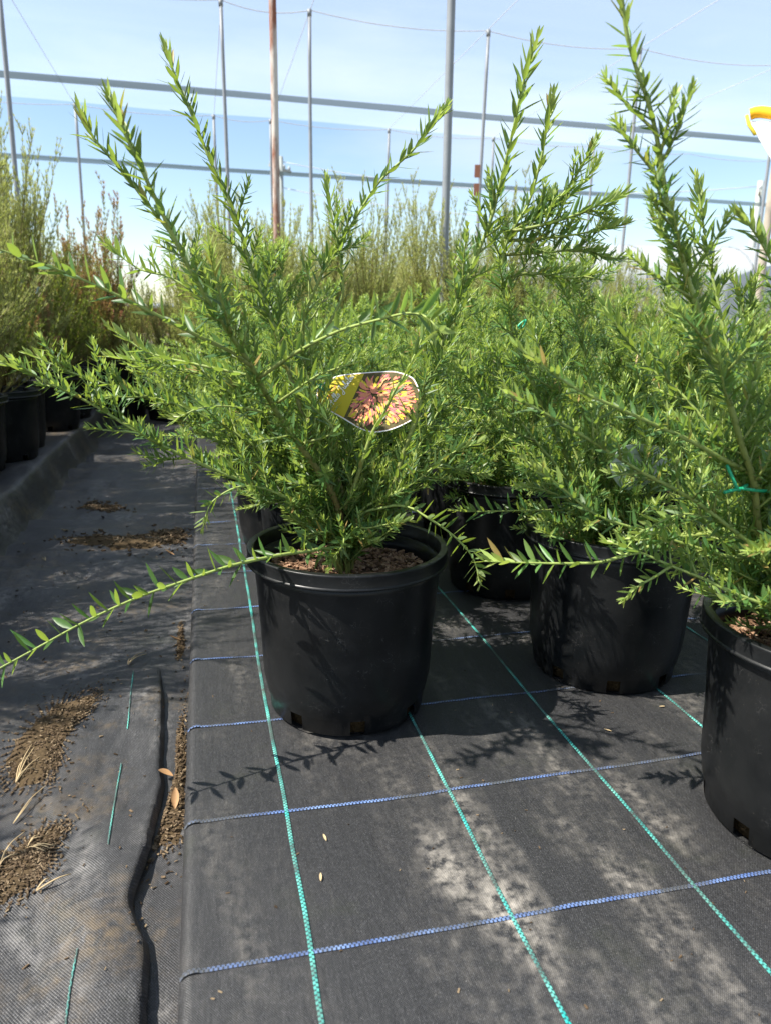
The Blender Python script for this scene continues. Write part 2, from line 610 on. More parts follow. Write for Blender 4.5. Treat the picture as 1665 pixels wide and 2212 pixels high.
def leaf_template(stations, prof, fold=0.25, curve=0.10):
    V, Q = [], []
    for t, w in zip(stations, prof):
        z = curve * (t * t) - 0.02
        for s in (-1, 0, 1):
            V.append([s * w * 0.5, t, abs(s) * w * 0.5 * fold])
            V[-1].append(z)
    V = np.array([[a, b, c, d] for a, b, c, d in V])  # c scales with width, d with length
    for i in range(len(stations) - 1):
        for j in range(2):
            k = i * 3 + j
            Q.append([k, k + 1, k + 4, k + 3])
    return V, np.array(Q)


LEAF_HI = leaf_template([0, 0.12, 0.36, 0.62, 0.84, 1.0], [0.20, 0.62, 1.0, 0.92, 0.50, 0.03])
LEAF_LO = leaf_template([0, 0.30, 0.68, 1.0], [0.25, 0.98, 0.82, 0.03])


def flat_template():
    V = np.array([[-0.3, 0, 0, 0], [0.3, 0, 0, 0], [-0.5, 0.5, 0, 0.0], [0.5, 0.5, 0, 0.0], [0, 1, 0, 0.08]], float)
    return V, None


class Leaves:
    """leaf records: position, direction, normal, length, width, tint, rnd"""

    def __init__(self):
        self.rec = []

    def arr(self):
        return np.array(self.rec)

    @staticmethod
    def basis(R):
        d = R[:, 3:6]
        n = R[:, 6:9]
        d = d / np.linalg.norm(d, axis=1)[:, None]
        n = n - d * (n * d).sum(1)[:, None]
        n = n / (np.linalg.norm(n, axis=1)[:, None] + 1e-9)
        x = np.cross(d, n)
        return x, d, n

    @staticmethod
    def mesh(name, R, template):
        tv, tq = template
        x, d, n = Leaves.basis(R)
        ln, wd = R[:, 9], R[:, 10]
        V = (R[:, None, 0:3] + x[:, None, :] * (tv[None, :, 0:1] * wd[:, None, None])
             + d[:, None, :] * (tv[None, :, 1:2] * ln[:, None, None])
             + n[:, None, :] * (tv[None, :, 2:3] * wd[:, None, None] + tv[None, :, 3:4] * ln[:, None, None]))
        k, m_ = len(R), len(tv)
        tint = np.repeat(R[:, 11:13], m_, axis=0)
        off = (np.arange(k) * m_)[:, None, None]
        if tq is None:
            q = (np.array([[0, 1, 3, 2]])[None] + off).reshape(-1, 4)
            t = (np.array([[2, 3, 4]])[None] + off).reshape(-1, 3)
            return np_mesh(name, V.reshape(-1, 3), q, t, tint)
        return np_mesh(name, V.reshape(-1, 3), (tq[None] + off).reshape(-1, 4), None, tint)


UP = np.array([0, 0, 1.0])
PHI = math.radians(137.5)


def put_leaves(L, pts, s0=0.0, s1=1.0, ds=0.0075, ln=0.027, wd=0.0052, young=0.05, up=0.28, a0=62, a1=26, rng=random, tag=0, vig=1.0):
    """spiral leaves along a stem; a tuft of short pale leaves closes the tip"""
    T, N, B = frames(pts)
    seg = np.concatenate([[0], np.cumsum(np.linalg.norm(np.diff(pts, axis=0), axis=1))])
    total = seg[-1]
    s = s0 * total
    end = s1 * total
    az = rng.uniform(0, 6.28)
    while s < end:
        i = min(len(pts) - 1, int(np.searchsorted(seg, s)))
        togo = total - s
        t = max(0.0, 1 - togo / max(young, 1e-3)) if young > 0 else 0.0
        near = max(0.0, 1 - togo / 0.03)
        t = min(1.0, t * 1.0 + 0.25 * max(0.0, 1 - togo / max(young * 2.2, 1e-3)))
        az += PHI + rng.uniform(-0.35, 0.35)
        ang = math.radians(a0 + 6 + (a1 - a0) * (t ** 1.2) * 0.8 + rng.uniform(-16, 16))
        rad = N[i] * math.cos(az) + B[i] * math.sin(az)
        d = T[i] * math.cos(ang) + rad * math.sin(ang)
        d = d + UP * up * (0.6 + 0.8 * rng.random())
        d = d / np.linalg.norm(d)
        nn = T[i] * 0.8 + UP * 0.55 - rad * 0.25 + np.array([rng.uniform(-.25, .25) for _ in range(3)])
        k = (0.72 + 0.5 * rng.random()) * (1 - 0.50 * near) * vig
        tint = min(1.0, max(0.0, 0.04 + 0.34 * rng.random() + 0.70 * t ** 1.3 + (0.3 if rng.random() < 0.03 else 0)))
        L.rec.append([*pts[i], *d, *nn, ln * k * 0.95, wd * 0.93 * (0.8 + 0.4 * rng.random()) * (1 - 0.45 * near), tint, rng.random(), tag])
        s += ds * 0.62 * (0.7 + 0.6 * rng.random()) * (1 - 0.5 * t)


def shoot(start, dirv, length, rng, bend=0.35, n=5, wob=0.10):
    p = np.array(start, float)
    d = np.array(dirv, float)
    d /= np.linalg.norm(d)
    P = [p.copy()]
    for k in range(n):
        d = d + UP * bend / n + np.array([rng.uniform(-wob, wob) for _ in range(3)])
        d /= np.linalg.norm(d)
        p = p + d * length / n
        P.append(p.copy())
    return np.array(P)


def side_shoots(L, A, pts, s0, s1, gap, lmin, lmax, rng, up=0.3, ln=0.022, wd=0.0046, ds=0.0052, tag=0, sub=0.0, flat=None):
    T, N, B = frames(pts)
    seg = np.concatenate([[0], np.cumsum(np.linalg.norm(np.diff(pts, axis=0), axis=1))])
    s = s0 * seg[-1]
    while s < s1 * seg[-1]:
        i = min(len(pts) - 2, int(np.searchsorted(seg, s)))
        az = rng.uniform(0, 6.28)
        rad = N[i] * math.cos(az) + B[i] * math.sin(az)
        a = math.radians(rng.uniform(38, 62))
        d = T[i] * math.cos(a) + rad * math.sin(a) + UP * up * rng.uniform(0.2, 1.0)
        q = (s / seg[-1] - s0) / max(1e-6, s1 - s0)
        ll = rng.uniform(lmin, lmax) * (1.0 - 0.45 * q)
        P = spline(shoot(pts[i], d, ll, rng, 0.35), 0.006)
        A.tube(P, np.linspace(0.0016, 0.0008, len(P)), 5, np.linspace(0.55, 1.0, len(P)))
        put_leaves(L, P, 0.10, 1.0, ds, ln, wd, min(0.045, ll * 0.55), 0.22, rng=rng, tag=tag)
        if sub > 0 and ll > 0.08 and rng.random() < sub:
            side_shoots(L, A, P, 0.25, 0.8, 0.03, 0.03, 0.07, rng, up, ln * 0.9, wd, ds, tag)
        s += gap * rng.uniform(0.6, 1.4)


# ------------------------------------------------------------------ the setting: ground, path, beds
def grid(u0, u1, v0, v1, nu, nv, zf, vpow=1.0):
    us = np.linspace(0, 1, nu) if np.isscalar(u0) else None
    vs = v0 + (v1 - v0) * np.linspace(0, 1, nv) ** vpow
    V = []
    for v in vs:
        a = u0(v) if callable(u0) else u0
        b = u1(v) if callable(u1) else u1
        for k in range(nu):
            u = a + (b - a) * k / (nu - 1)
            V.append([u, v, zf(u, v)])
    q = [[j * nu + i, j * nu + i + 1, (j + 1) * nu + i + 1, (j + 1) * nu + i] for j in range(nv - 1) for i in range(nu - 1)]
    return np.array(V), np.array(q)


PATH_Z = -0.072
EDGE_U = -0.045
V, q = grid(-400, 400, -30, 900, 30, 30, lambda u, v: -0.13)
link('ground', np_mesh('ground', V, q), 'gravel', kind='structure', rot=BED_ROT, label='pale brown gravel ground under the nursery')


def bed_h(u, v):
    n1 = noise.noise((u * 9, v * 3.2, 1.3)) * 0.0022
    n2 = noise.noise((u * 30, v * 6, 4.1)) * 0.0008
    n3 = noise.noise((u * 2.2, v * 1.2, 7.1)) * 0.003
    fade = min(1.0, max(0.15, (u - EDGE_U) / 0.1))
    # a soft ridge that runs along the bed in front of the pots
    ridge = 0.0035 * math.exp(-((u - 0.34 - 0.03 * math.sin(v * 5)) / 0.035) ** 2) * max(0.0, 1 - v / 1.1)
    return (n1 + n2 + n3) * fade - 0.002 + ridge


def bed_profile(n):
    """points across the bed: face, rounded corner, then the flat top"""
    prof = [(0.012, -0.080), (0.008, -0.05), (0.001, -0.024)]
    r = 0.013
    for k in range(7):
        a = math.pi - k * math.pi / 12
        prof.append((0.0 + r + r * math.cos(a), -r + r * math.sin(a)))
    for k in range(1, n):
        prof.append((r + (2.75 - r) * (k / (n - 1)) ** 1.35, 0.0))
    return prof


prof = bed_profile(64)
vs = -0.35 + 9.0 * np.linspace(0, 1, 170) ** 1.5
V, q = [], []
for v in vs:
    for du, dz in prof:
        u = EDGE_U + du
        V.append([u, v, dz + (bed_h(u, v) if dz > -0.03 else bed_h(u, v) * 0.3)])
nu = len(prof)
q = [[j * nu + i, j * nu + i + 1, (j + 1) * nu + i + 1, (j + 1) * nu + i] for j in range(len(vs) - 1) for i in range(nu - 1)]
bed_obj = link('planting_bed', np_mesh('planting_bed', V, q), 'bed_mat', kind='structure', rot=BED_ROT,
               label='raised bed covered with black woven ground cover')


def thread(path2d, width, name, mat, parent, hf, stitch, lift=0.0012, step=0.018):
    P = np.array(path2d, float)
    L = np.concatenate([[0], np.cumsum(np.linalg.norm(np.diff(P, axis=0), axis=1))])
    n = max(3, int(L[-1] / step))
    s = np.linspace(0, L[-1], n)
    C = np.stack([np.interp(s, L, P[:, 0]), np.interp(s, L, P[:, 1])], 1)
    T = np.gradient(C, axis=0)
    T /= np.linalg.norm(T, axis=1)[:, None]
    Nn = np.stack([-T[:, 1], T[:, 0]], 1)
    V, UV = [], []
    for i in range(n):
        for j, off in enumerate((-0.5, 0.0, 0.5)):
            p = C[i] + Nn[i] * off * width
            V.append([p[0], p[1], hf(p[0], p[1]) + lift + (0.0006 if j == 1 else 0) + (0.0016 if p[0] < EDGE_U + 0.02 and p[0] > EDGE_U else 0)])
            UV.append((s[i] / stitch, j * 0.5 if j != 1 else 0.5))
    q = [[i * 3 + j, i * 3 + j + 1, (i + 1) * 3 + j + 1, (i + 1) * 3 + j] for i in range(n - 1) for j in range(2)]
    me = np_mesh(name, V, q)
    uv = me.uv_layers.new(name='UVMap')
    li = np.zeros(len(me.loops), np.int32)
    me.loops.foreach_get('vertex_index', li)
    uv.data.foreach_set('uv', np.array(UV, np.float32)[li].ravel())
    return link(name, me, mat, parent)


def edge_h(u, v):
    """height of the bed surface including the rounded corner"""
    d = u - EDGE_U
    r = 0.013
    if d < r:
        d = max(d, 0.0)
        return -r + math.sqrt(max(0.0, r * r - (r - d) ** 2)) + bed_h(u, v)
    return bed_h(u, v)


def wob_line(u, a=0.004, seed=0.0, v0=-0.3, v1=8.5):
    return [(u + a * noise.noise((u * 7, v * 1.7, seed)) + 0.0015 * noise.noise((u, v * 9, seed)), v) for v in np.linspace(v0, v1, 240)]


for k, u in enumerate((0.073, 0.284, 0.491, 0.702, 0.912, 1.122, 1.33, 1.54)):
    thread(wob_line(u, 0.006, k * 1.3), 0.0046 if k != 1 else 0.0042, 'green_thread', 'green_thread', bed_obj, edge_h, 0.0052)
for k, v in enumerate([0.12, 0.345, 0.572, 0.785, 1.002, 1.227, 1.459, 1.685, 1.91, 2.135, 2.36, 2.585, 2.81, 3.035, 3.26, 3.5, 3.75, 4.0]):
    P = [(u, v + 0.003 * noise.noise((u * 4, v * 5, 2.0)) + 0.010 * u * (0.5 - (k % 3) * 0.3)) for u in np.concatenate([np.linspace(EDGE_U + 0.001, EDGE_U + 0.03, 12), np.linspace(EDGE_U + 0.035, 2.5, 150)])]
    thread(P, 0.0052, 'blue_thread', 'blue_thread', bed_obj, edge_h, 0.0044, 0.0009, 0.004)


# path: lower sheet, then a flap of a second sheet with a curled edge
def path_low(u, v):
    n = noise.noise((u * 6, v * 3, 3.3)) * 0.004 + noise.noise((u * 22, v * 9, 9.3)) * 0.0015
    far = max(0.0, min(1.0, (v - 1.45) / 0.4))
    tr = (abs(noise.noise((u * 2.2, v * 9.0, 5.5))) * 0.040 + abs(noise.noise((u * 7, v * 5.0, 8.5))) * 0.016) * far
    return PATH_Z - 0.008 + n + tr


V, q = grid(-0.62, -0.030, -0.3, 9.0, 40, 240, path_low, 1.35)
path_obj = link('path', np_mesh('path', V, q), 'path_mat', kind='structure', rot=BED_ROT,
                label='narrow sunken path lined with wrinkled black ground cover')
edge_px = [(330, 1290), (323, 1317), (338, 1357), (351, 1429), (354, 1482), (354, 1554), (352, 1644), (356, 1670), (345, 1730), (338, 1756), (323, 1821),
           (295, 1904), (284, 1933), (299, 1975), (323, 2029), (320, 2090), (316, 2181), (315, 2300), (310, 2500)]
E_B = np.array([to_bed(ground(x, y, PATH_Z + 0.012)) for x, y in edge_px])
_o = np.argsort(E_B[:, 1])
EV, EU = E_B[_o, 1], E_B[_o, 0]
_sm = spline(np.column_stack([EV, EU, np.zeros(len(EV))]), 0.004)
_ev = np.linspace(EV[0], EV[-1], 600)
_eu = np.interp(_ev, np.maximum.accumulate(_sm[:, 0]), _sm[:, 1])
_k = np.hanning(27)
EU = np.convolve(np.pad(_eu, 13, mode='edge'), _k / _k.sum(), 'valid') + np.array([0.0015 * noise.noise((v_ * 60, 0, 0)) for v_ in _ev])
EV = _ev


def flap_edge(v):
    e = float(np.interp(v, EV, EU))
    return min(e, EDGE_U - 0.02)


def flap_h(u, v):
    e = flap_edge(v)
    d = e - u
    lift = 0.0085 * math.exp(-((d - 0.016) / 0.050) ** 2) * (0.7 + 0.6 * noise.noise((1.5, v * 5, 0.3))) + 0.004
    curl = -0.012 * max(0.0, 1 - d / 0.004)
    n = noise.noise((u * 7, v * 4, 13.3)) * 0.011 + noise.noise((u * 26, v * 13, 2.3)) * 0.0022 + noise.noise((u * 60, v * 34, 2.3)) * 0.0006
    crease = -0.003 * max(0.0, 1 - abs(noise.noise((u * 5 + 3, v * 3.5, 6.0))) * 9) - 0.002 * max(0.0, 1 - abs(noise.noise((u * 12, v * 5, 16.0))) * 9)
    ridge = 0.010 * math.exp(-((d - 0.10 - 0.05 * math.sin(v * 6)) / 0.03) ** 2) * max(0, noise.noise((0.5, v * 3, 1.0)) + 0.2)
    far = max(0.0, min(1.0, (v - 1.25) / 0.15))
    return PATH_Z + lift + curl + n + ridge + crease - far * 0.02


V, q = grid(-0.60, flap_edge, -0.25, 1.42, 90, 260, flap_h)
flap_obj = link('path_cover_flap', np_mesh('path_cover_flap', V, q), 'path_mat', kind='structure', rot=BED_ROT,
                label='loose upper sheet of ground cover with a curled edge on the path')
for pl in ([(297, 1325), (290, 1400), (283, 1500), (275, 1570)], [(262, 1640), (250, 1720), (235, 1835)], [(168, 2050), (152, 2130), (140, 2240)]):
    thread([tuple(to_bed(ground(x, y, PATH_Z + 0.01))[:2]) for x, y in pl], 0.0019, 'pale_thread', 'green_thread', flap_obj, flap_h, 0.009, 0.0016)


# left bed: a low bank with a soft rounded lip
def left_z(u, v):
    n = noise.noise((u * 4, v * 2.0, 21.0)) * 0.008
    return n


lprof = [(-0.515, -0.090), (-0.535, -0.080), (-0.556, -0.050), (-0.570, -0.015), (-0.580, 0.015), (-0.590, 0.038), (-0.596, 0.046), (-0.602, 0.049), (-0.612, 0.0505), (-0.64, 0.050)] + [(-0.64 - k * 0.12, 0.046) for k in range(1, 24)]
V = []
vs = -0.4 + 11 * np.linspace(0, 1, 150) ** 1.4
for v in vs:
    w = 0.02 * noise.noise((0.7, v * 1.6, 2.2)) + 0.006 * noise.noise((0.7, v * 9, 2.2))
    for u, z in lprof:
        V.append([u + w, v, z + left_z(u, v) * (1 if z > -0.08 else 0) + 0.007 * noise.noise((u * 14, v * 9, 3)) + 0.004 * noise.noise((u * 40, v * 30, 3))])
nu = len(lprof)
q = [[j * nu + i, (j + 1) * nu + i, (j + 1) * nu + i + 1, j * nu + i + 1] for j in range(len(vs) - 1) for i in range(nu - 1)]
link('left_bed', np_mesh('left_bed', V, q), 'path_mat', kind='structure', rot=BED_ROT, label='shaded neighbouring bed covered in black ground cover')

# ------------------------------------------------------------------ shade house frame
ROOF = 4.0
ROWS_V = (4.3, 9.65, 14.75)
COLS_U = (-1.95, 0.36, 1.36, 3.52, 5.6, 7.75)


def post(u, v, r, top, mat, label, plates=(), lean=0.0):
    root = link('shade_house_post', None, None, label=label, cat='post', group='posts of the shade house', loc=tuple(bed(u, v, -0.13)))
    A = Acc()
    h = top + 0.13
    zs = np.linspace(0, h, 9)
    pts = [(0.012 * math.sin(z * 0.9 + u) + lean * z, 0.008 * math.cos(z * 0.7 + v), z) for z in zs]
    A.tube(pts, r, 12)
    link('tube', A.mesh('post_tube'), mat, root)
    A = Acc()
    A.tube([(pts[-1][0], pts[-1][1], h - 0.06), (pts[-1][0], pts[-1][1], h + 0.012)], r * 1.25, 12)
    link('cap', A.mesh('post_cap'), 'galv', root)
    for z in plates:
        A = Acc()
        A.box((-r - 0.028, -r * 0.4, z + 0.13), (0.035, 0.008, 0.075))
        link('bracket_plate', A.mesh('bracket_plate', False), 'brick_red', root)
    return root


post_names = {
    (0, 1): 'thin grey steel post at the far left above the feathery shrubs',
    (1, 0): 'rust-streaked steel post rising behind the left of the front plant',
    (2, 0): 'thick bright galvanised post in the middle of the sky',
    (3, 0): 'pale weathered post near the right edge, rusty near its top',
    (1, 1): 'slim grey post just left of the rust-streaked post',
    (2, 1): 'slim grey post just right of the rust-streaked post',
    (3, 1): 'slim grey post with two rusty plates right of the thick galvanised post',
    (4, 1): 'slim grey post behind the tall shoot of the right plant',
    (5, 1): 'slim grey post partly hidden beside the pale weathered post',
    (0, 2): 'distant thin post at the left between the feathery shrubs and the front plant',
    (1, 2): 'distant thin post behind the upright left shoots, first right of them',
    (2, 2): 'distant thin post immediately left of the rust-streaked post',
    (3, 2): 'distant thin post between the rust-streaked and thick galvanised posts',
    (4, 2): 'distant thin post just right of the post with rusty plates',
    (5, 2): 'distant thin post seen through the shoots right of centre',
}
for (ci, ri), lab in post_names.items():
    r = {0: (0.017, 0.019, 0.023, 0.026)[min(ci, 3)], 1: 0.021 if ci != 0 else 0.026, 2: 0.023}[ri]
    mt = 'rust' if (ci, ri) == (1, 0) else ('timber' if (ci, ri) == (3, 0) else 'galv')
    post(COLS_U[ci] + (0.045 if (ci, ri) == (1, 0) else 0), ROWS_V[ri], r, ROOF, mt, lab, (2.42, 2.20) if (ci, ri) == (3, 1) else ())


def cable(name, pts, r, mat, label, cat, group):
    A = Acc()
    A.tube(pts, r, 5)
    return link(name, A.mesh(name), mat, None, label, cat, group)


def sagline(row_v, sag, u0=-16, u1=16):
    us = sorted(set([u0] + [c for c in COLS_U] + [-4.1, -6.3, -8.5, 9.9, 12.0, u1]))
    out = []
    for a, b in zip(us[:-1], us[1:]):
        for t in np.linspace(0, 1, 10, endpoint=False):
            out.append(bed(a + (b - a) * t, row_v, ROOF - sag * 4 * t * (1 - t)))
    return out


cable('roof_rope', sagline(9.65, 0.07), 0.0045, 'rope', 'sagging rope across the nearer row of slim posts, high in the sky', 'rope', 'ropes across the roof')
cable('roof_rope', sagline(14.75, 0.06), 0.005, 'rope', 'sagging rope along the lower edge of the pale netting', 'rope', 'ropes across the roof')
wire_labels = ['roof wire running up from the far left post', 'roof wire behind the rust-streaked post on its left', 'roof wire behind the rust-streaked post on its right',
               'roof wire slanting to the post with rusty plates', 'roof wire slanting to the post behind the right plant', 'roof wire slanting at the right edge of the sky']
for u, lab in zip(COLS_U, wire_labels):
    for k in (0, 1):
        A = Acc()
    A.tube([bed(u + 0.02, -8, ROOF + 0.05), bed(u, 4.3, ROOF + 0.01), bed(u, 9.65, ROOF + 0.01), bed(u, 14.75, ROOF + 0.01)], 0.004, 5)
    w = link('roof_wire', A.mesh('roof_wire'), 'wire', None, lab, 'wire', 'wires along the roof')


def net(name, u0, u1, v0, v1, z, mat, label, sag=0.05):
    V, q = grid(u0, u1, v0, v1, 40, max(3, int((v1 - v0) * 3)), lambda u, v: z + sag * noise.noise((u * 0.35, v * 0.5, 1)))
    return link(name, np_mesh(name, V, q), mat, None, label, 'netting', 'netting of the shade house', rot=BED_ROT)


net('shade_netting', -18, 18, -9, 14.75, ROOF + 0.03, 'net', 'pale shade netting stretched overhead as the roof', 0.04)
net('netting_seam', -18, 18, 12.96, 13.34, ROOF - 0.05, 'net_seam', 'grey overlap band of netting, the upper of the two bands', 0.02)
net('netting_seam', -24, 24, 19.65, 20.25, ROOF + 0.02, 'net_seam', 'grey overlap band of netting, the lower of the two bands', 0.02)

# ------------------------------------------------------------------ pots
POT_H = 0.255


def pot_meshes(R=0.150, rb=0.118, H=POT_H, seg=72, soil_z=0.205):
    """lathe body with drain notches at the foot, a separate rolled rim, and the root ball seen through the notches"""
    a = np.arange(seg) * 2 * math.pi / seg
    rw = R - 0.012
    outer = [(rb - 0.004, 0.0), (rb, 0.004), (rb + 0.002, 0.026), (rb + 0.0045, 0.030), (rb + 0.010, 0.060), ((rb + rw) / 2 + 0.004, 0.140), (rw, H - 0.034), (rw, H - 0.020)]
    inner = [(rw - 0.004, H - 0.020), (rw - 0.006, H - 0.04), (rw - 0.012, soil_z - 0.03)]
    rings = outer + inner
    V = np.array([[r * math.cos(t), r * math.sin(t), z] for r, z in rings for t in a])
    notch = set()
    for k in range(8):
        c = int(round((k + 0.35) * seg / 8))
        notch |= {(c + d) % seg for d in range(2)}
    q = []
    for i in range(len(rings) - 1):
        for j in range(seg):
            if i in (1,) and j in notch:
                continue
            k = (j + 1) % seg
            q.append([i * seg + j, i * seg + k, (i + 1) * seg + k, (i + 1) * seg + j])
    body = np_mesh('pot_body', V, q)
    rim = [(rw - 0.0035, H - 0.0225), (rw + 0.001, H - 0.0225), (R - 0.0015, H - 0.0225), (R - 0.0005, H - 0.022), (R, H - 0.021), (R, H - 0.0195), (R - 0.002, H - 0.0185), (R - 0.0022, H - 0.018), (R - 0.0012, H - 0.003), (R - 0.0012, H - 0.0012), (R - 0.002, H - 0.0003), (R - 0.003, H), (R - 0.010, H), (R - 0.0112, H - 0.0004), (R - 0.012, H - 0.0014), (R - 0.0135, H - 0.030)]
    V = np.array([[r * math.cos(t), r * math.sin(t), z] for r, z in rim for t in a])
    q = [[i * seg + j, i * seg + (j + 1) % seg, (i + 1) * seg + (j + 1) % seg, (i + 1) * seg + j] for i in range(len(rim) - 1) for j in range(seg)]
    rimm = np_mesh('pot_rim', V, q)
    rr = [(0.0, 0.002), (rb - 0.011, 0.002), (rb - 0.009, 0.035)]
    V, q = [], []
    for r, z in rr:
        for t in a:
            n = 0.003 * noise.noise((math.cos(t) * 9, math.sin(t) * 9, z * 60))
            V.append([(r + n) * math.cos(t), (r + n) * math.sin(t), z])
    q = [[i * seg + j, i * seg + (j + 1) % seg, (i + 1) * seg + (j + 1) % seg, (i + 1) * seg + j] for i in range(2) for j in range(seg)]
    root = np_mesh('root_ball', V, q)
    # soil surface
    rs = rw - 0.010
    V, q = [], []
    nr = 14
    for i in range(nr):
        for t in a:
            r = rs * i / (nr - 1)
            x, y = r * math.cos(t), r * math.sin(t)
            V.append([x, y, soil_z + 0.006 * noise.noise((x * 22, y * 22, 0.4)) + 0.003 * noise.noise((x * 80, y * 80, 0.4)) + (0.006 if i == 0 else 0) - 0.006 * (i / nr) ** 3])
    q = [[i * seg + j, i * seg + (j + 1) % seg, (i + 1) * seg + (j + 1) % seg, (i + 1) * seg + j] for i in range(nr - 1) for j in range(seg)]
    soil = np_mesh('potting_mix', V, q)
    return body, rimm, root, soil, rs


def chips_mesh(name, n, place, size, rng):
    A = Acc()
    for _ in range(n):
        p = place(rng)
        s = size * rng.uniform(0.45, 1.25)
        M_ = Matrix.Rotation(rng.uniform(0, 6.28), 3, 'Z') @ Matrix.Rotation(rng.uniform(-0.6, 0.6), 3, 'X') @ Matrix.Rotation(rng.uniform(-0.5, 0.5), 3, 'Y')
        P = np.array([[sx * (1 + 0.3 * sz * 0) * rng.uniform(.7, 1.2), sy * rng.uniform(.6, 1.2), sz] for sx in (-1, 1) for sy in (-1, 1) for sz in (-1, 1)], float) * (s * 0.5, s * 0.20, s * 0.10)
        P = P @ np.array(M_).T + np.array(p)
        A.add(P, [[0, 1, 3, 2], [4, 6, 7, 5], [0, 4, 5, 1], [2, 3, 7, 6], [0, 2, 6, 4], [1, 5, 7, 3]], None, (0.5, rng.random()))
    return A.mesh(name, False)


POT = pot_meshes()
SOIL_Z = 0.205


def soil_place(rs):
    def f(rng):
        r, t = rs * math.sqrt(rng.random()), rng.uniform(0, 6.28)
        return (r * math.cos(t), r * math.sin(t), SOIL_Z + 0.004 + rng.uniform(-0.002, 0.004))
    return f


CHIPS_HI = chips_mesh('bark_chips', 1500, soil_place(POT[4]), 0.013, random.Random(3))
CHIPS_LO = chips_mesh('bark_chips_small', 420, soil_place(POT[4]), 0.016, random.Random(4))


def add_pot(root, rotz, hi=False):
    b = link('pot', POT[0], 'pot', root, rot=(0, 0, rotz))
    link('rim', POT[1], 'pot', b)
    link('root_ball', POT[2], 'root_ball', b)
    s = link('potting_mix', POT[3], 'soil', root)
    link('bark_chips', CHIPS_HI if hi else CHIPS_LO, 'chips', s, kind='stuff')


# ------------------------------------------------------------------ grevilleas
LEAF_VARIANTS = []
for k in range(10):
    R = np.array([[0, 0, 0, 0, 1, 0, 0, 0, 1, 1, 1, k / 9.0, (k * 7 % 10) / 9.0, 0]])
    me = Leaves.mesh('leaf', R, LEAF_HI)
    me.materials.append(MAT['leaf'])
    LEAF_VARIANTS.append(me)


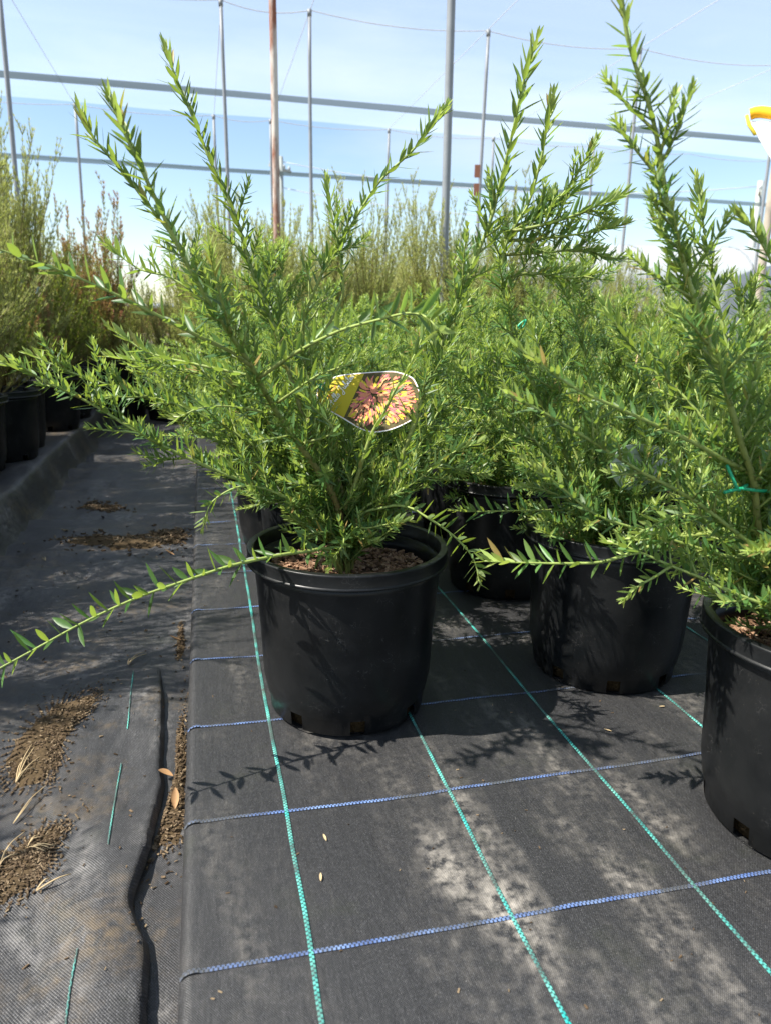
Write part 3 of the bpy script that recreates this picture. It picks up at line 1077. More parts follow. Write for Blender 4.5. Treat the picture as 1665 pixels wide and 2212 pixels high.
def build_traced(name, base, rotz, branches, label, group, n_single, rng, fillers=0, az_mid=1.57, az_half=2.2, open_at=None, tilt_max=85):
    """a potted plant whose main branches are given as survey points (x, y, distance).
    branches: dict(p=[...], r, leaf=(s0,s1,ds,ln,wd), side=(s0,s1,gap,lmin,lmax,sub) or None, young)"""
    root = link(name, None, None, None, label, 'potted plant', group, loc=tuple(base))
    add_pot(root, rotz, True)
    b0 = np.array(base)
    L = Leaves()
    objs = []
    for bi, B in enumerate(branches):
        P = np.array([at(*p) if len(p) == 3 else b0 + np.array(p[:3]) for p in B['p']]) - b0
        if B.get('root', True):
            P = np.vstack([[[P[0][0] * 0.25, P[0][1] * 0.25, SOIL_Z - 0.005]], P]) if np.linalg.norm(P[0][:2]) > 0.012 else P
        P = spline(P, 0.007)
        A = Acc()
        r0 = B.get('r', 0.0032)
        n = len(P)
        tt = np.linspace(0, 1, n)
        wob = np.array([0.0004 * noise.noise((i * 0.35, bi, 0)) for i in range(n)])
        A.tube(P, r0 * (1 - 0.68 * tt) + wob, 7, np.clip(tt * B.get('green', 1.25) + B.get('g0', 0.05), 0, 1))
        s0, s1, ds, ln, wd = B.get('leaf', (0.2, 1, 0.0075, 0.027, 0.0054))
        put_leaves(L, P, s0, s1, ds, ln, wd, B.get('young', 0.06), B.get('up', 0.28), B.get('a0', 60), 24, rng, bi)
        sd = B.get('side')
        if sd:
            side_shoots(L, A, P, sd[0], sd[1], sd[2], sd[3], sd[4], rng, B.get('sup', 0.35), 0.0215, 0.0042, 0.0036, bi, sd[5] if len(sd) > 5 else 0)
        objs.append(link('branch', A.mesh('branch'), 'stem', root))
    for k in range(fillers):
        az = az_mid + rng.uniform(-az_half, az_half)
        tilt = math.radians(rng.uniform(20, tilt_max))
        d = np.array([math.sin(tilt) * math.cos(az), math.sin(tilt) * math.sin(az), math.cos(tilt)])
        P = spline(np.vstack([[[0, 0, SOIL_Z - 0.005]], shoot(np.array([0.008 * math.cos(az), 0.008 * math.sin(az), SOIL_Z + 0.02]), d, rng.uniform(0.14, 0.36) if tilt < 1.1 else rng.uniform(0.12, 0.24), rng, 0.15, 5, 0.10)]), 0.007)
        A = Acc()
        t = np.linspace(0, 1, len(P))
        A.tube(P, 0.0028 * (1 - 0.65 * t), 6, np.clip(t + 0.2, 0, 1))
        put_leaves(L, P, 0.14, 1, 0.0065, 0.024, 0.0050, 0.05, 0.28, 60, 24, rng, len(objs))
        side_shoots(L, A, P, 0.15, 0.92, 0.022, 0.035, 0.09, rng, 0.3, 0.021, 0.0044, 0.0045, len(objs), 0.2)
        objs.append(link('branch', A.mesh('branch'), 'stem', root))
    R = L.arr()
    # the tag hangs in an opening of the crown: few leaves towards the sun or the viewer side of it
    if open_at is not None:
        c = np.array(open_at) - b0
        mask = np.ones(len(R), bool)
        for dirn, rad_, prob, spare, tmax in ((-np.array(sun_travel), 0.070, 0.86, (12,), 0.26), ((EYE - np.array(open_at)) / np.linalg.norm(EYE - np.array(open_at)), 0.060, 0.80, (2, 8, 9), 2.0)):
            w_ = R[:, 0:3] + R[:, 3:6] * (R[:, 9:10] * 0.5) - c
            t_ = w_ @ dirn
            off_ = np.linalg.norm(w_ - t_[:, None] * dirn, axis=1)
            hit = (t_ > 0.004) & (t_ < tmax) & (off_ < rad_) & ~np.isin(R[:, 13], spare)
            mask &= ~(hit & (np.array([rng.random() for _ in range(len(R))]) < prob))
        R = R[mask]
    # the leaves that show largest become objects of their own
    wpos = R[:, 0:3] + b0
    v = wpos - EYE
    w = v @ _f
    px = CX + F_PX * (v @ _r) / w
    py = CY - F_PX * (v @ _u) / w
    inside = (px > 0) & (px < 1665) & (py > 0) & (py < 2212)
    score = np.where(inside, R[:, 9] * np.sqrt(R[:, 10]) / w, 0)
    pick = np.argsort(-score)[:n_single]
    x, d, nn = Leaves.basis(R)
    for i in pick:
        o = bpy.data.objects.new('leaf', LEAF_VARIANTS[int(round(min(1, R[i, 11]) * 9))])
        COL.objects.link(o)
        o.parent = objs[int(R[i, 13])]
        ln, wd = R[i, 9], R[i, 10]
        mm = Matrix.Identity(4)
        for k in range(3):
            mm[k][0], mm[k][1], mm[k][2], mm[k][3] = x[i, k] * wd, d[i, k] * ln, nn[i, k] * (0.5 * wd + 0.5 * ln * 0.6), R[i, k]
        o.matrix_local = mm
    keep = np.ones(len(R), bool)
    keep[pick] = False
    if keep.any():
        link('foliage', Leaves.mesh('foliage', R[keep], LEAF_HI), 'leaf', root, kind='stuff')
    return root, R


def bush(rng, n_main=9, hmin=0.30, hmax=0.62, spread=1.0, dense=1.0, lean=(0, 0)):
    """generic plant in pot-centred coordinates -> (stem mesh, foliage records)"""
    A, L = Acc(), Leaves()
    for k in range(n_main):
        az = 6.283 * (k + rng.uniform(-0.3, 0.3)) / n_main
        tilt = math.radians(rng.choice([8, 18, 30, 42, 55, 66]) + rng.uniform(-6, 6)) * spread
        ln = rng.uniform(hmin, hmax) * (1.0 if tilt < 0.8 else 0.85)
        d = np.array([math.sin(tilt) * math.cos(az) + lean[0], math.sin(tilt) * math.sin(az) + lean[1], math.cos(tilt)])
        P = spline(np.vstack([[[0, 0, SOIL_Z - 0.005]], shoot(np.array([0.006 * math.cos(az), 0.006 * math.sin(az), SOIL_Z + 0.02]), d, ln, rng, 0.25, 6, 0.09)]), 0.009)
        t = np.linspace(0, 1, len(P))
        A.tube(P, 0.0036 * (1 - 0.72 * t), 5, np.clip(t * 1.2 + 0.05, 0, 1))
        put_leaves(L, P, 0.12, 1, 0.0075, 0.027, 0.0052, 0.06, rng=rng)
        side_shoots(L, A, P, 0.06, 0.92, 0.024 / dense, 0.07, 0.20, rng, 0.35, 0.022, 0.0044, 0.0042, 0, 0.95)
    # drooping skirt over the rim
    for k in range(7):
        az = 6.283 * (k + rng.uniform(-0.3, 0.3)) / 7
        tilt = math.radians(rng.uniform(62, 92))
        d = np.array([math.sin(tilt) * math.cos(az), math.sin(tilt) * math.sin(az), math.cos(tilt)])
        P = spline(shoot(np.array([0.006 * math.cos(az), 0.006 * math.sin(az), SOIL_Z + 0.035]), d, rng.uniform(0.17, 0.32), rng, -0.05, 5, 0.10), 0.009)
        t = np.linspace(0, 1, len(P))
        A.tube(P, 0.0026 * (1 - 0.65 * t), 5, np.clip(t + 0.3, 0, 1))
        put_leaves(L, P, 0.12, 1, 0.0065, 0.024, 0.0050, 0.05, rng=rng)
        side_shoots(L, A, P, 0.12, 0.92, 0.022, 0.04, 0.10, rng, 0.25, 0.021, 0.0046, 0.0048, 0, 0.3)
    return A.mesh('bush_stem'), L.arr()


GX = 'grevilleas in the pots beyond the front row'
JW = dict(leaf=(0.25, 1, 0.0078, 0.027, 0.0056))

A_BASE = (-0.055, 1.06, 0.0)
stemA = (740, 1150, 1.06)
A_br = [
    # main left stem that leans to the camera and its fan
    dict(p=[stemA, (735, 1108, 1.055), (690, 1020, 1.02), (620, 925, 0.97), (575, 850, 0.93), (540, 785, 0.89), (470, 680, 0.85), (400, 560, 0.82), (335, 425, 0.80), (285, 320, 0.785), (236, 208, 0.78)],
         r=0.0050, leaf=(0.14, 1, 0.0056, 0.028, 0.0060), young=0.07, side=(0.10, 0.66, 0.020, 0.03, 0.085), a0=56),
    dict(p=[(545, 792, 0.89), (500, 760, 0.87), (400, 712, 0.84), (280, 650, 0.81), (150, 592, 0.785), (60, 560, 0.77), (-40, 525, 0.755)], root=False, r=0.0026, g0=0.5, leaf=(0.05, 1, 0.0105, 0.033, 0.0074), up=0.45, young=0.03),
    dict(p=[(562, 815, 0.90), (640, 762, 0.87), (730, 716, 0.83), (820, 690, 0.79), (885, 676, 0.76), (925, 688, 0.74), (945, 715, 0.73)], root=False, r=0.0026, g0=0.5, leaf=(0.05, 1, 0.0100, 0.033, 0.0070), up=0.55, young=0.05),
    dict(p=[(560, 815, 0.91), (430, 788, 0.92), (325, 762, 0.93), (237, 708, 0.94)], root=False, r=0.0022, g0=0.5, leaf=(0.05, 1, 0.0065, 0.022, 0.005), up=0.45, young=0.09),
    dict(p=[(600, 870, 0.94), (680, 815, 0.90), (730, 795, 0.87), (775, 782, 0.85)], root=False, r=0.0020, g0=0.5, leaf=(0.05, 1, 0.0062, 0.025, 0.005), up=0.4),
    dict(p=[(500, 720, 0.86), (480, 650, 0.82), (462, 585, 0.79), (452, 530, 0.77)], root=False, r=0.0020, g0=0.5, leaf=(0.05, 1, 0.0065, 0.026, 0.0052), young=0.08),
    dict(p=[(610, 900, 0.96), (520, 880, 0.93), (440, 880, 0.91), (380, 905, 0.90)], root=False, r=0.0020, g0=0.5, leaf=(0.05, 1, 0.0062, 0.024, 0.005), up=0.4),
    dict(p=[(650, 960, 1.0), (720, 930, 1.0), (660, 860, 0.98), (640, 800, 0.97)], root=False, r=0.002, g0=0.4, leaf=(0.05, 1, 0.0062, 0.024, 0.005)),
    # the two stems in front of the tag
    dict(p=[(745, 1100, 1.05), (776, 1019, 1.045), (801, 943, 1.04), (826, 897, 1.035), (851, 846, 1.03), (877, 803, 1.03), (905, 745, 1.03), (925, 690, 1.03)], r=0.0036, green=0.9, g0=0.35, leaf=(0.18, 1, 0.0088, 0.027, 0.0052), a0=42, up=0.15, side=(0.1, 0.35, 0.03, 0.03, 0.06)),
    dict(p=[(760, 1130, 1.06), (837, 1076, 1.05), (873, 972, 1.045), (894, 918, 1.04), (916, 850, 1.04), (941, 785, 1.04), (974, 684, 1.04), (1016, 581, 1.035), (1059, 473, 1.03), (1090, 352, 1.02), (1112, 259, 1.01), (1128, 182, 1.0), (1157, 88, 0.99)],
         r=0.0044, green=0.8, g0=0.35, leaf=(0.12, 1, 0.0068, 0.032, 0.0062), a0=44, up=0.12, young=0.09, side=(0.32, 0.74, 0.018, 0.04, 0.12, 0.3)),
    # shoot that leans right to the galvanised post
    dict(p=[(745, 1090, 1.08), (700, 940, 1.13), (655, 760, 1.16), (660, 680, 1.16), (689, 608, 1.15), (714, 551, 1.15), (754, 495, 1.14), (782, 449, 1.14), (827, 384, 1.13), (895, 320, 1.12), (962, 232, 1.11)],
         r=0.0040, leaf=(0.2, 1, 0.0060, 0.030, 0.0058), a0=52, young=0.07, side=(0.15, 0.74, 0.018, 0.04, 0.12, 0.4)),
    dict(p=[(700, 720, 1.15), (740, 640, 1.15), (735, 560, 1.14), (718, 470, 1.13), (705, 380, 1.13)], root=False, r=0.0022, g0=0.4, leaf=(0.05, 1, 0.007, 0.026, 0.0052), young=0.08),
    # tall left shoots
    dict(p=[(735, 1100, 1.06), (690, 1000, 1.07), (640, 850, 1.09), (590, 700, 1.10), (544, 580, 1.10), (507, 461, 1.10), (457, 352, 1.10), (417, 252, 1.10), (390, 190, 1.10), (372, 145, 1.10), (356, 100, 1.10)],
         r=0.0044, leaf=(0.15, 1, 0.0056, 0.029, 0.0058), a0=56, young=0.06, side=(0.12, 0.66, 0.018, 0.04, 0.12, 0.4)),
    dict(p=[(730, 1105, 1.05), (700, 1020, 1.04), (610, 870, 1.03), (520, 720, 1.02), (450, 620, 1.01), (400, 545, 1.0), (341, 467, 0.99), (307, 424, 0.99), (256, 357, 0.985), (205, 300, 0.98), (172, 236, 0.98)],
         r=0.0040, leaf=(0.15, 1, 0.0054, 0.028, 0.0055), a0=54, young=0.07, side=(0.12, 0.72, 0.018, 0.04, 0.11, 0.4)),
    dict(p=[(520, 730, 1.03), (440, 650, 1.05), (370, 600, 1.06), (300, 580, 1.07), (225, 525, 1.08)], root=False, r=0.0024, g0=0.4, leaf=(0.05, 1, 0.0068, 0.026, 0.0052), young=0.07, side=(0.1, 0.7, 0.028, 0.03, 0.08)),
    # long left arms
    dict(p=[(715, 1130, 1.05), (650, 1092, 1.03), (540, 1045, 1.00), (467, 1016, 0.985), (359, 967, 0.965), (287, 927, 0.955), (205, 876, 0.945), (119, 833, 0.935), (40, 795, 0.93), (-8, 778, 0.925)],
         r=0.0036, g0=0.25, leaf=(0.10, 1, 0.0072, 0.027, 0.0056), up=0.40, young=0.06, side=(0.12, 0.92, 0.017, 0.035, 0.09, 0.3), sup=0.15),
    dict(p=[(722, 1125, 1.06), (690, 1080, 1.07), (600, 1000, 1.08), (500, 930, 1.08), (400, 880, 1.07), (300, 850, 1.06), (176, 812, 1.05), (110, 785, 1.05), (62, 765, 1.05)],
         r=0.0034, g0=0.25, leaf=(0.10, 1, 0.0068, 0.026, 0.0054), up=0.42, young=0.06, side=(0.10, 0.92, 0.016, 0.04, 0.10, 0.4), sup=0.4),
    dict(p=[(725, 1110, 1.07), (660, 1010, 1.10), (560, 900, 1.12), (460, 820, 1.13), (360, 790, 1.13), (230, 770, 1.12)], r=0.0030, g0=0.25, leaf=(0.10, 1, 0.0068, 0.026, 0.0052), up=0.40, young=0.08, side=(0.10, 0.92, 0.016, 0.04, 0.10, 0.4)),
    dict(p=[(700, 1118, 1.04), (640, 1085, 1.0), (580, 1058, 0.98), (530, 1050, 0.965), (490, 1062, 0.955), (455, 1090, 0.95), (440, 1138, 0.945)], r=0.0028, g0=0.3, leaf=(0.12, 1, 0.0066, 0.024, 0.0052), up=0.25, young=0.05, side=(0.2, 0.5, 0.03, 0.03, 0.06)),
    # low branch over the rim to the lower left
    dict(p=[(715, 1190, 1.00), (660, 1192, 0.965), (600, 1200, 0.94), (500, 1222, 0.90), (420, 1248, 0.875), (300, 1290, 0.84), (190, 1340, 0.805), (80, 1400, 0.77), (-30, 1460, 0.74)],
         r=0.0030, g0=0.55, leaf=(0.16, 1, 0.0118, 0.036, 0.0084), up=0.55, young=0.02, a0=58),
    # right hand arms
    dict(p=[(770, 1125, 1.05), (835, 1095, 1.03), (880, 1095, 1.01), (913, 1112, 1.00), (977, 1156, 0.985), (1020, 1205, 0.975), (1036, 1262, 0.97)], r=0.0028, g0=0.35, leaf=(0.15, 1, 0.0068, 0.025, 0.0062), up=0.30, young=0.05),
    dict(p=[(775, 1115, 1.05), (830, 1075, 1.04), (891, 1044, 1.02), (974, 980, 1.0), (1037, 955, 0.99)], r=0.0028, g0=0.35, leaf=(0.15, 1, 0.006, 0.025, 0.0052), up=0.40, young=0.05, side=(0.15, 0.7, 0.025, 0.03, 0.07)),
    dict(p=[(765, 1100, 1.09), (800, 1000, 1.13), (860, 900, 1.16), (930, 830, 1.18), (1000, 790, 1.19)], r=0.003, g0=0.25, leaf=(0.12, 1, 0.0068, 0.026, 0.0052), side=(0.1, 0.9, 0.025, 0.04, 0.09, 0.3)),
    dict(p=[(780, 1110, 1.08), (870, 1030, 1.10), (960, 1010, 1.11), (1050, 1030, 1.11)], r=0.003, g0=0.25, leaf=(0.12, 1, 0.0068, 0.026, 0.0052), side=(0.1, 0.9, 0.025, 0.04, 0.09, 0.3)),
    # low tufts round the collar
    dict(p=[(725, 1160, 1.03), (690, 1150, 1.00), (660, 1160, 0.985), (668, 1195, 0.975)], r=0.0022, g0=0.4, leaf=(0.15, 1, 0.0055, 0.022, 0.0052), side=(0.2, 0.8, 0.03, 0.02, 0.035)),
    dict(p=[(745, 1165, 1.02), (740, 1180, 0.99), (720, 1205, 0.97), (712, 1225, 0.96)], r=0.0022, g0=0.4, leaf=(0.15, 1, 0.0055, 0.022, 0.0052), side=(0.2, 0.9, 0.02, 0.02, 0.045)),
    dict(p=[(760, 1150, 1.03), (800, 1140, 1.00), (850, 1130, 0.99), (880, 1125, 0.99)], r=0.0022, g0=0.4, leaf=(0.15, 1, 0.0055, 0.024, 0.0052), side=(0.2, 0.9, 0.028, 0.025, 0.045)),
    dict(p=[(755, 1165, 1.03), (790, 1165, 1.0), (815, 1170, 0.985)], r=0.002, g0=0.4, leaf=(0.15, 1, 0.0055, 0.022, 0.0052), side=(0.2, 0.9, 0.02, 0.02, 0.05)),
    dict(p=[(715, 1150, 1.04), (660, 1130, 1.03), (620, 1120, 1.02)], r=0.002, g0=0.4, leaf=(0.15, 1, 0.0055, 0.023, 0.0052), side=(0.2, 0.8, 0.03, 0.02, 0.04)),
    dict(p=[(735, 1120, 1.10), (700, 1060, 1.14), (650, 1010, 1.16)], r=0.0025, g0=0.3, leaf=(0.15, 1, 0.006, 0.024, 0.0052), side=(0.2, 0.9, 0.022, 0.04, 0.08)),
]
rootA, _ = build_traced('potted_grevillea', A_BASE, 0.62, A_br, 'large green grevillea in the black pot at front centre, one low branch reaching lower left', None, 300, random.Random(21), 20, 1.57, 1.5, open_at=at(802, 868, 1.135), tilt_max=58)

D_BASE = (0.525, 0.79, 0.0)
D_br = [
    dict(p=[(1650, 1200, 0.79), (1628, 1050, 0.775), (1598, 954, 0.765), (1571, 858, 0.755), (1540, 774, 0.75), (1517, 697, 0.745), (1487, 609, 0.74), (1460, 513, 0.735), (1442, 450, 0.73), (1418, 300, 0.725), (1397, 215, 0.72), (1372, 145, 0.715), (1353, 75, 0.71), (1340, -20, 0.705)],
         r=0.0048, leaf=(0.1, 1, 0.0062, 0.025, 0.0050), a0=62, young=0.05, side=(0.12, 0.87, 0.0135, 0.06, 0.12), sup=0.30, up=0.2),
    dict(p=[(1640, 1034, 0.785), (1563, 993, 0.76), (1487, 951, 0.745), (1410, 916, 0.73), (1333, 881, 0.72), (1249, 843, 0.71), (1180, 797, 0.70), (1117, 750, 0.695)], root=False, r=0.003, g0=0.45, leaf=(0.04, 1, 0.0060, 0.022, 0.0046), up=0.35, young=0.10, side=(0.08, 0.45, 0.03, 0.03, 0.06)),
    dict(p=[(1700, 1230, 0.79), (1640, 1190, 0.775), (1525, 1100, 0.755), (1460, 1058, 0.74), (1391, 1023, 0.73), (1303, 969, 0.72), (1241, 931, 0.71), (1164, 886, 0.70), (1096, 850, 0.69)], r=0.0032, g0=0.5, leaf=(0.1, 1, 0.0062, 0.023, 0.0050), up=0.35, young=0.05, side=(0.12, 0.85, 0.024, 0.03, 0.07), sup=0.2),
    dict(p=[(1680, 1230, 0.80), (1560, 1200, 0.79), (1400, 1150, 0.78), (1288, 1112, 0.775), (1199, 1042, 0.765), (1138, 998, 0.76)], r=0.003, g0=0.5, leaf=(0.1, 1, 0.0062, 0.024, 0.0050), up=0.30, young=0.08, side=(0.1, 0.65, 0.022, 0.03, 0.07)),
    dict(p=[(1540, 1150, 0.80), (1450, 1165, 0.80), (1369, 1192, 0.80), (1303, 1213, 0.80), (1238, 1217, 0.80), (1147, 1216, 0.80), (1045, 1212, 0.80)], root=False, r=0.0026, g0=0.6, leaf=(0.05, 1, 0.0105, 0.030, 0.0072), up=0.30, young=0.10, side=(0.05, 0.40, 0.02, 0.03, 0.055)),
    dict(p=[(1720, 1335, 0.74), (1665, 1312, 0.735), (1577, 1278, 0.735), (1516, 1249, 0.74), (1446, 1221, 0.745), (1369, 1188, 0.75), (1310, 1170, 0.755)], r=0.003, g0=0.55, leaf=(0.1, 1, 0.0075, 0.024, 0.0060), up=0.30, young=0.04, side=(0.1, 0.9, 0.030, 0.02, 0.05)),
    dict(p=[(1450, 1222, 0.745), (1415, 1245, 0.742), (1380, 1265, 0.740), (1350, 1292, 0.738)], root=False, r=0.0018, g0=0.7, leaf=(0.1, 1, 0.0050, 0.019, 0.0048), young=0.05, up=0.1),
    dict(p=[(1700, 1190, 0.76), (1680, 1170, 0.70), (1640, 1190, 0.66), (1615, 1190, 0.65)], r=0.002, g0=0.7, leaf=(0.2, 1, 0.0045, 0.024, 0.004), young=0.12),
    dict(p=[(1720, 1150, 0.80), (1700, 900, 0.78), (1690, 700, 0.76), (1670, 580, 0.74), (1620, 490, 0.73), (1586, 462, 0.725)], r=0.003, g0=0.4, leaf=(0.2, 1, 0.0062, 0.026, 0.0052), young=0.08, side=(0.4, 0.8, 0.03, 0.03, 0.06)),
    dict(p=[(1640, 1060, 0.80), (1560, 960, 0.82), (1480, 860, 0.84), (1400, 790, 0.86), (1330, 700, 0.87), (1290, 640, 0.88)], r=0.003, g0=0.4, leaf=(0.1, 1, 0.0062, 0.024, 0.005), side=(0.1, 0.9, 0.024, 0.04, 0.09, 0.3)),
    dict(p=[(1660, 1080, 0.82), (1600, 900, 0.86), (1560, 700, 0.88), (1530, 560, 0.89), (1510, 430, 0.90), (1500, 380, 0.90)], r=0.0034, g0=0.4, leaf=(0.1, 1, 0.0062, 0.024, 0.005), side=(0.1, 0.95, 0.022, 0.04, 0.10, 0.4)),
    dict(p=[(1670, 1100, 0.84), (1640, 900, 0.90), (1620, 760, 0.93), (1600, 640, 0.95), (1575, 600, 0.95)], r=0.0034, g0=0.4, leaf=(0.1, 1, 0.0062, 0.024, 0.005), side=(0.1, 0.95, 0.022, 0.05, 0.12, 0.5)),
    dict(p=[(1660, 1180, 0.79), (1560, 1130, 0.77), (1480, 1110, 0.76), (1420, 1130, 0.755), (1370, 1160, 0.75)], r=0.0024, g0=0.5, leaf=(0.1, 1, 0.006, 0.022, 0.0052), side=(0.1, 0.9, 0.022, 0.03, 0.06)),
]
rootD, _ = build_traced('potted_grevillea', D_BASE, 0.1, D_br, 'grevillea in the nearest black pot at the right edge, its tall shoot topping the picture', None, 300, random.Random(5), 18, 1.9, 1.2)

C_BASE = (0.385, 1.20, 0.0)
C_br = [
    dict(p=[(1310, 1130, 1.20), (1230, 1000, 1.18), (1150, 830, 1.16), (1095, 680, 1.13), (1085, 560, 1.11), (1110, 490, 1.10), (1140, 440, 1.10), (1168, 340, 1.095), (1180, 270, 1.09), (1193, 203, 1.09)], r=0.0044, g0=0.3, leaf=(0.15, 1, 0.0074, 0.030, 0.0058), a0=42, young=0.09, up=0.15, side=(0.1, 0.78, 0.018, 0.04, 0.11, 0.4)),
    dict(p=[(1105, 500, 1.10), (1170, 462, 1.10), (1230, 400, 1.10), (1286, 306, 1.10)], root=False, r=0.0026, g0=0.5, leaf=(0.06, 1, 0.0066, 0.027, 0.0052), young=0.10, side=(0.1, 0.75, 0.018, 0.04, 0.08)),
    dict(p=[(1115, 488, 1.11), (1190, 452, 1.12), (1250, 405, 1.12), (1292, 345, 1.12)], root=False, r=0.0026, g0=0.5, leaf=(0.06, 1, 0.0066, 0.027, 0.0052), young=0.10),
    dict(p=[(1105, 500, 1.10), (1200, 478, 1.08), (1290, 445, 1.07), (1356, 416, 1.06)], root=False, r=0.0026, g0=0.5, leaf=(0.06, 1, 0.0064, 0.028, 0.0052), young=0.09, up=0.4, side=(0.1, 0.75, 0.018, 0.04, 0.07)),
    dict(p=[(1095, 520, 1.11), (1200, 512, 1.10), (1290, 498, 1.09), (1352, 484, 1.08)], root=False, r=0.0026, g0=0.5, leaf=(0.06, 1, 0.0062, 0.028, 0.0052), young=0.08, up=0.4, side=(0.1, 0.75, 0.018, 0.04, 0.08)),
    dict(p=[(1088, 550, 1.12), (1180, 545, 1.12), (1260, 540, 1.12), (1310, 560, 1.12)], root=False, r=0.0026, g0=0.4, leaf=(0.06, 1, 0.0062, 0.027, 0.0052), up=0.4, side=(0.1, 0.9, 0.022, 0.04, 0.09, 0.3)),
    dict(p=[(1092, 600, 1.13), (1150, 590, 1.15), (1230, 600, 1.17), (1290, 590, 1.18)], root=False, r=0.0026, g0=0.4, leaf=(0.06, 1, 0.0062, 0.027, 0.0052), up=0.4, side=(0.1, 0.9, 0.022, 0.05, 0.10, 0.4)),
    dict(p=[(1315, 1120, 1.20), (1300, 1000, 1.21), (1270, 820, 1.21), (1250, 712, 1.20), (1209, 609, 1.19), (1190, 553, 1.19)], r=0.0036, g0=0.3, leaf=(0.1, 1, 0.0068, 0.028, 0.0054), a0=42, side=(0.1, 0.7, 0.024, 0.05, 0.12, 0.5)),
    dict(p=[(1305, 1130, 1.19), (1240, 1050, 1.15), (1170, 970, 1.12), (1110, 900, 1.10), (1050, 850, 1.08), (990, 790, 1.07)], r=0.0034, g0=0.3, leaf=(0.1, 1, 0.0068, 0.026, 0.0052), side=(0.1, 0.9, 0.022, 0.05, 0.12, 0.5)),
    dict(p=[(1305, 1140, 1.19), (1230, 1105, 1.15), (1130, 1103, 1.12), (1030, 1105, 1.10), (980, 1102, 1.09)], r=0.0026, g0=0.4, leaf=(0.1, 1, 0.0075, 0.027, 0.0056), up=0.35),
    dict(p=[(1310, 1120, 1.22), (1330, 980, 1.24), (1370, 850, 1.26), (1400, 740, 1.27), (1410, 650, 1.27)], r=0.0036, g0=0.3, leaf=(0.1, 1, 0.0068, 0.026, 0.0052), side=(0.1, 0.9, 0.022, 0.05, 0.12, 0.5)),
    dict(p=[(1320, 1130, 1.19), (1380, 1040, 1.15), (1450, 960, 1.12), (1500, 900, 1.10)], r=0.0034, g0=0.3, leaf=(0.1, 1, 0.0068, 0.026, 0.0052), side=(0.1, 0.9, 0.022, 0.05, 0.12, 0.5)),
    dict(p=[(1300, 1120, 1.21), (1230, 950, 1.24), (1180, 800, 1.26), (1140, 690, 1.27)], r=0.0036, g0=0.3, leaf=(0.1, 1, 0.0068, 0.026, 0.0052), side=(0.1, 0.9, 0.022, 0.05, 0.12, 0.5)),
    dict(p=[(1300, 1140, 1.18), (1240, 1090, 1.12), (1180, 1060, 1.09), (1120, 1050, 1.08)], r=0.0026, g0=0.4, leaf=(0.1, 1, 0.0068, 0.025, 0.0052), side=(0.1, 0.9, 0.022, 0.04, 0.09, 0.3)),
    dict(p=[(1330, 1140, 1.18), (1400, 1110, 1.13), (1450, 1100, 1.10)], r=0.0026, g0=0.4, leaf=(0.1, 1, 0.0068, 0.025, 0.0052), side=(0.1, 0.9, 0.022, 0.04, 0.09, 0.3)),
]
rootC, _ = build_traced('potted_grevillea', C_BASE, 1.1, C_br, 'grevillea in the shaded black pot between the front centre and right-edge pots', None, 160, random.Random(9), 22, 3.2, 2.6)

# generic plants: five shapes, copied
BUSH = []
for k in range(6):
    st, R = bush(random.Random(100 + k), 12 + k % 3, 0.34, 0.64 if k != 3 else 0.72, 1.0, 1.0)
    BUSH.append((st, Leaves.mesh('bush_foliage', R, LEAF_LO)))


def place_bush(u=None, v=None, k=0, rz=0.0, sc=1.0, label=None, group=None, pos=None):
    p = bed(u, v, 0.0) if pos is None else np.array(pos)
    root = link('potted_grevillea', None, None, None, label, 'potted plant', group, loc=tuple(p))
    add_pot(root, rz * 1.7)
    st, fo = BUSH[k]
    for nm, me, mt, kd in (('stem', st, 'stem', None), ('foliage', fo, 'leaf', 'stuff')):
        o = link(nm, me, mt, root, kind=kd)
        o.rotation_euler = (0, 0, rz)
        o.scale = (1, 1, sc)
        o.location = (0, 0, SOIL_Z * (1 - sc))
    return root


rp = random.Random(77)
place_bush(pos=(-0.12, 1.49, 0), k=0, rz=0.7, sc=0.85, label='grevillea whose black pot shows just behind the front centre pot on its left')
place_bush(pos=(0.27, 1.61, 0), k=1, rz=2.1, sc=0.85, label='grevillea whose dark pot stands behind the gap right of the front centre pot')
ORD = ('first', 'second', 'third', 'fourth', 'fifth', 'sixth', 'seventh', 'eighth', 'ninth', 'tenth')
ROWN = ('in the path-side row behind the left rear pot', 'in the second row from the path', 'in the third row from the path', 'in the fourth row from the path', 'in the fifth row from the path')
cnt = {}
MASS = 'bushy grevillea among the massed pots filling the bed behind the front ones'
for r, u0 in enumerate((0.22, 0.66, 1.10, 1.54, 1.98)):
    for j in range(9):
        v = (1.88, 1.90, 1.16, 1.05, 1.3)[r] + j * 0.43 + rp.uniform(-0.05, 0.05)
        u = u0 + rp.uniform(-0.05, 0.05)
        if v > 3.65:
            continue
        p = bed(u, v)
        if abs(p[0]) > 0.56 * p[1] + 0.35:
            continue
        cnt[r] = cnt.get(r, 0) + 1
        place_bush(u, v, rp.randrange(6), rp.uniform(0, 6.28), rp.uniform(0.66, 0.92), 'bushy grevillea, ' + ORD[cnt[r] - 1] + ' one back ' + ROWN[r], GX)

# ------------------------------------------------------------------ feathery shrubs behind
FLAT = flat_template()


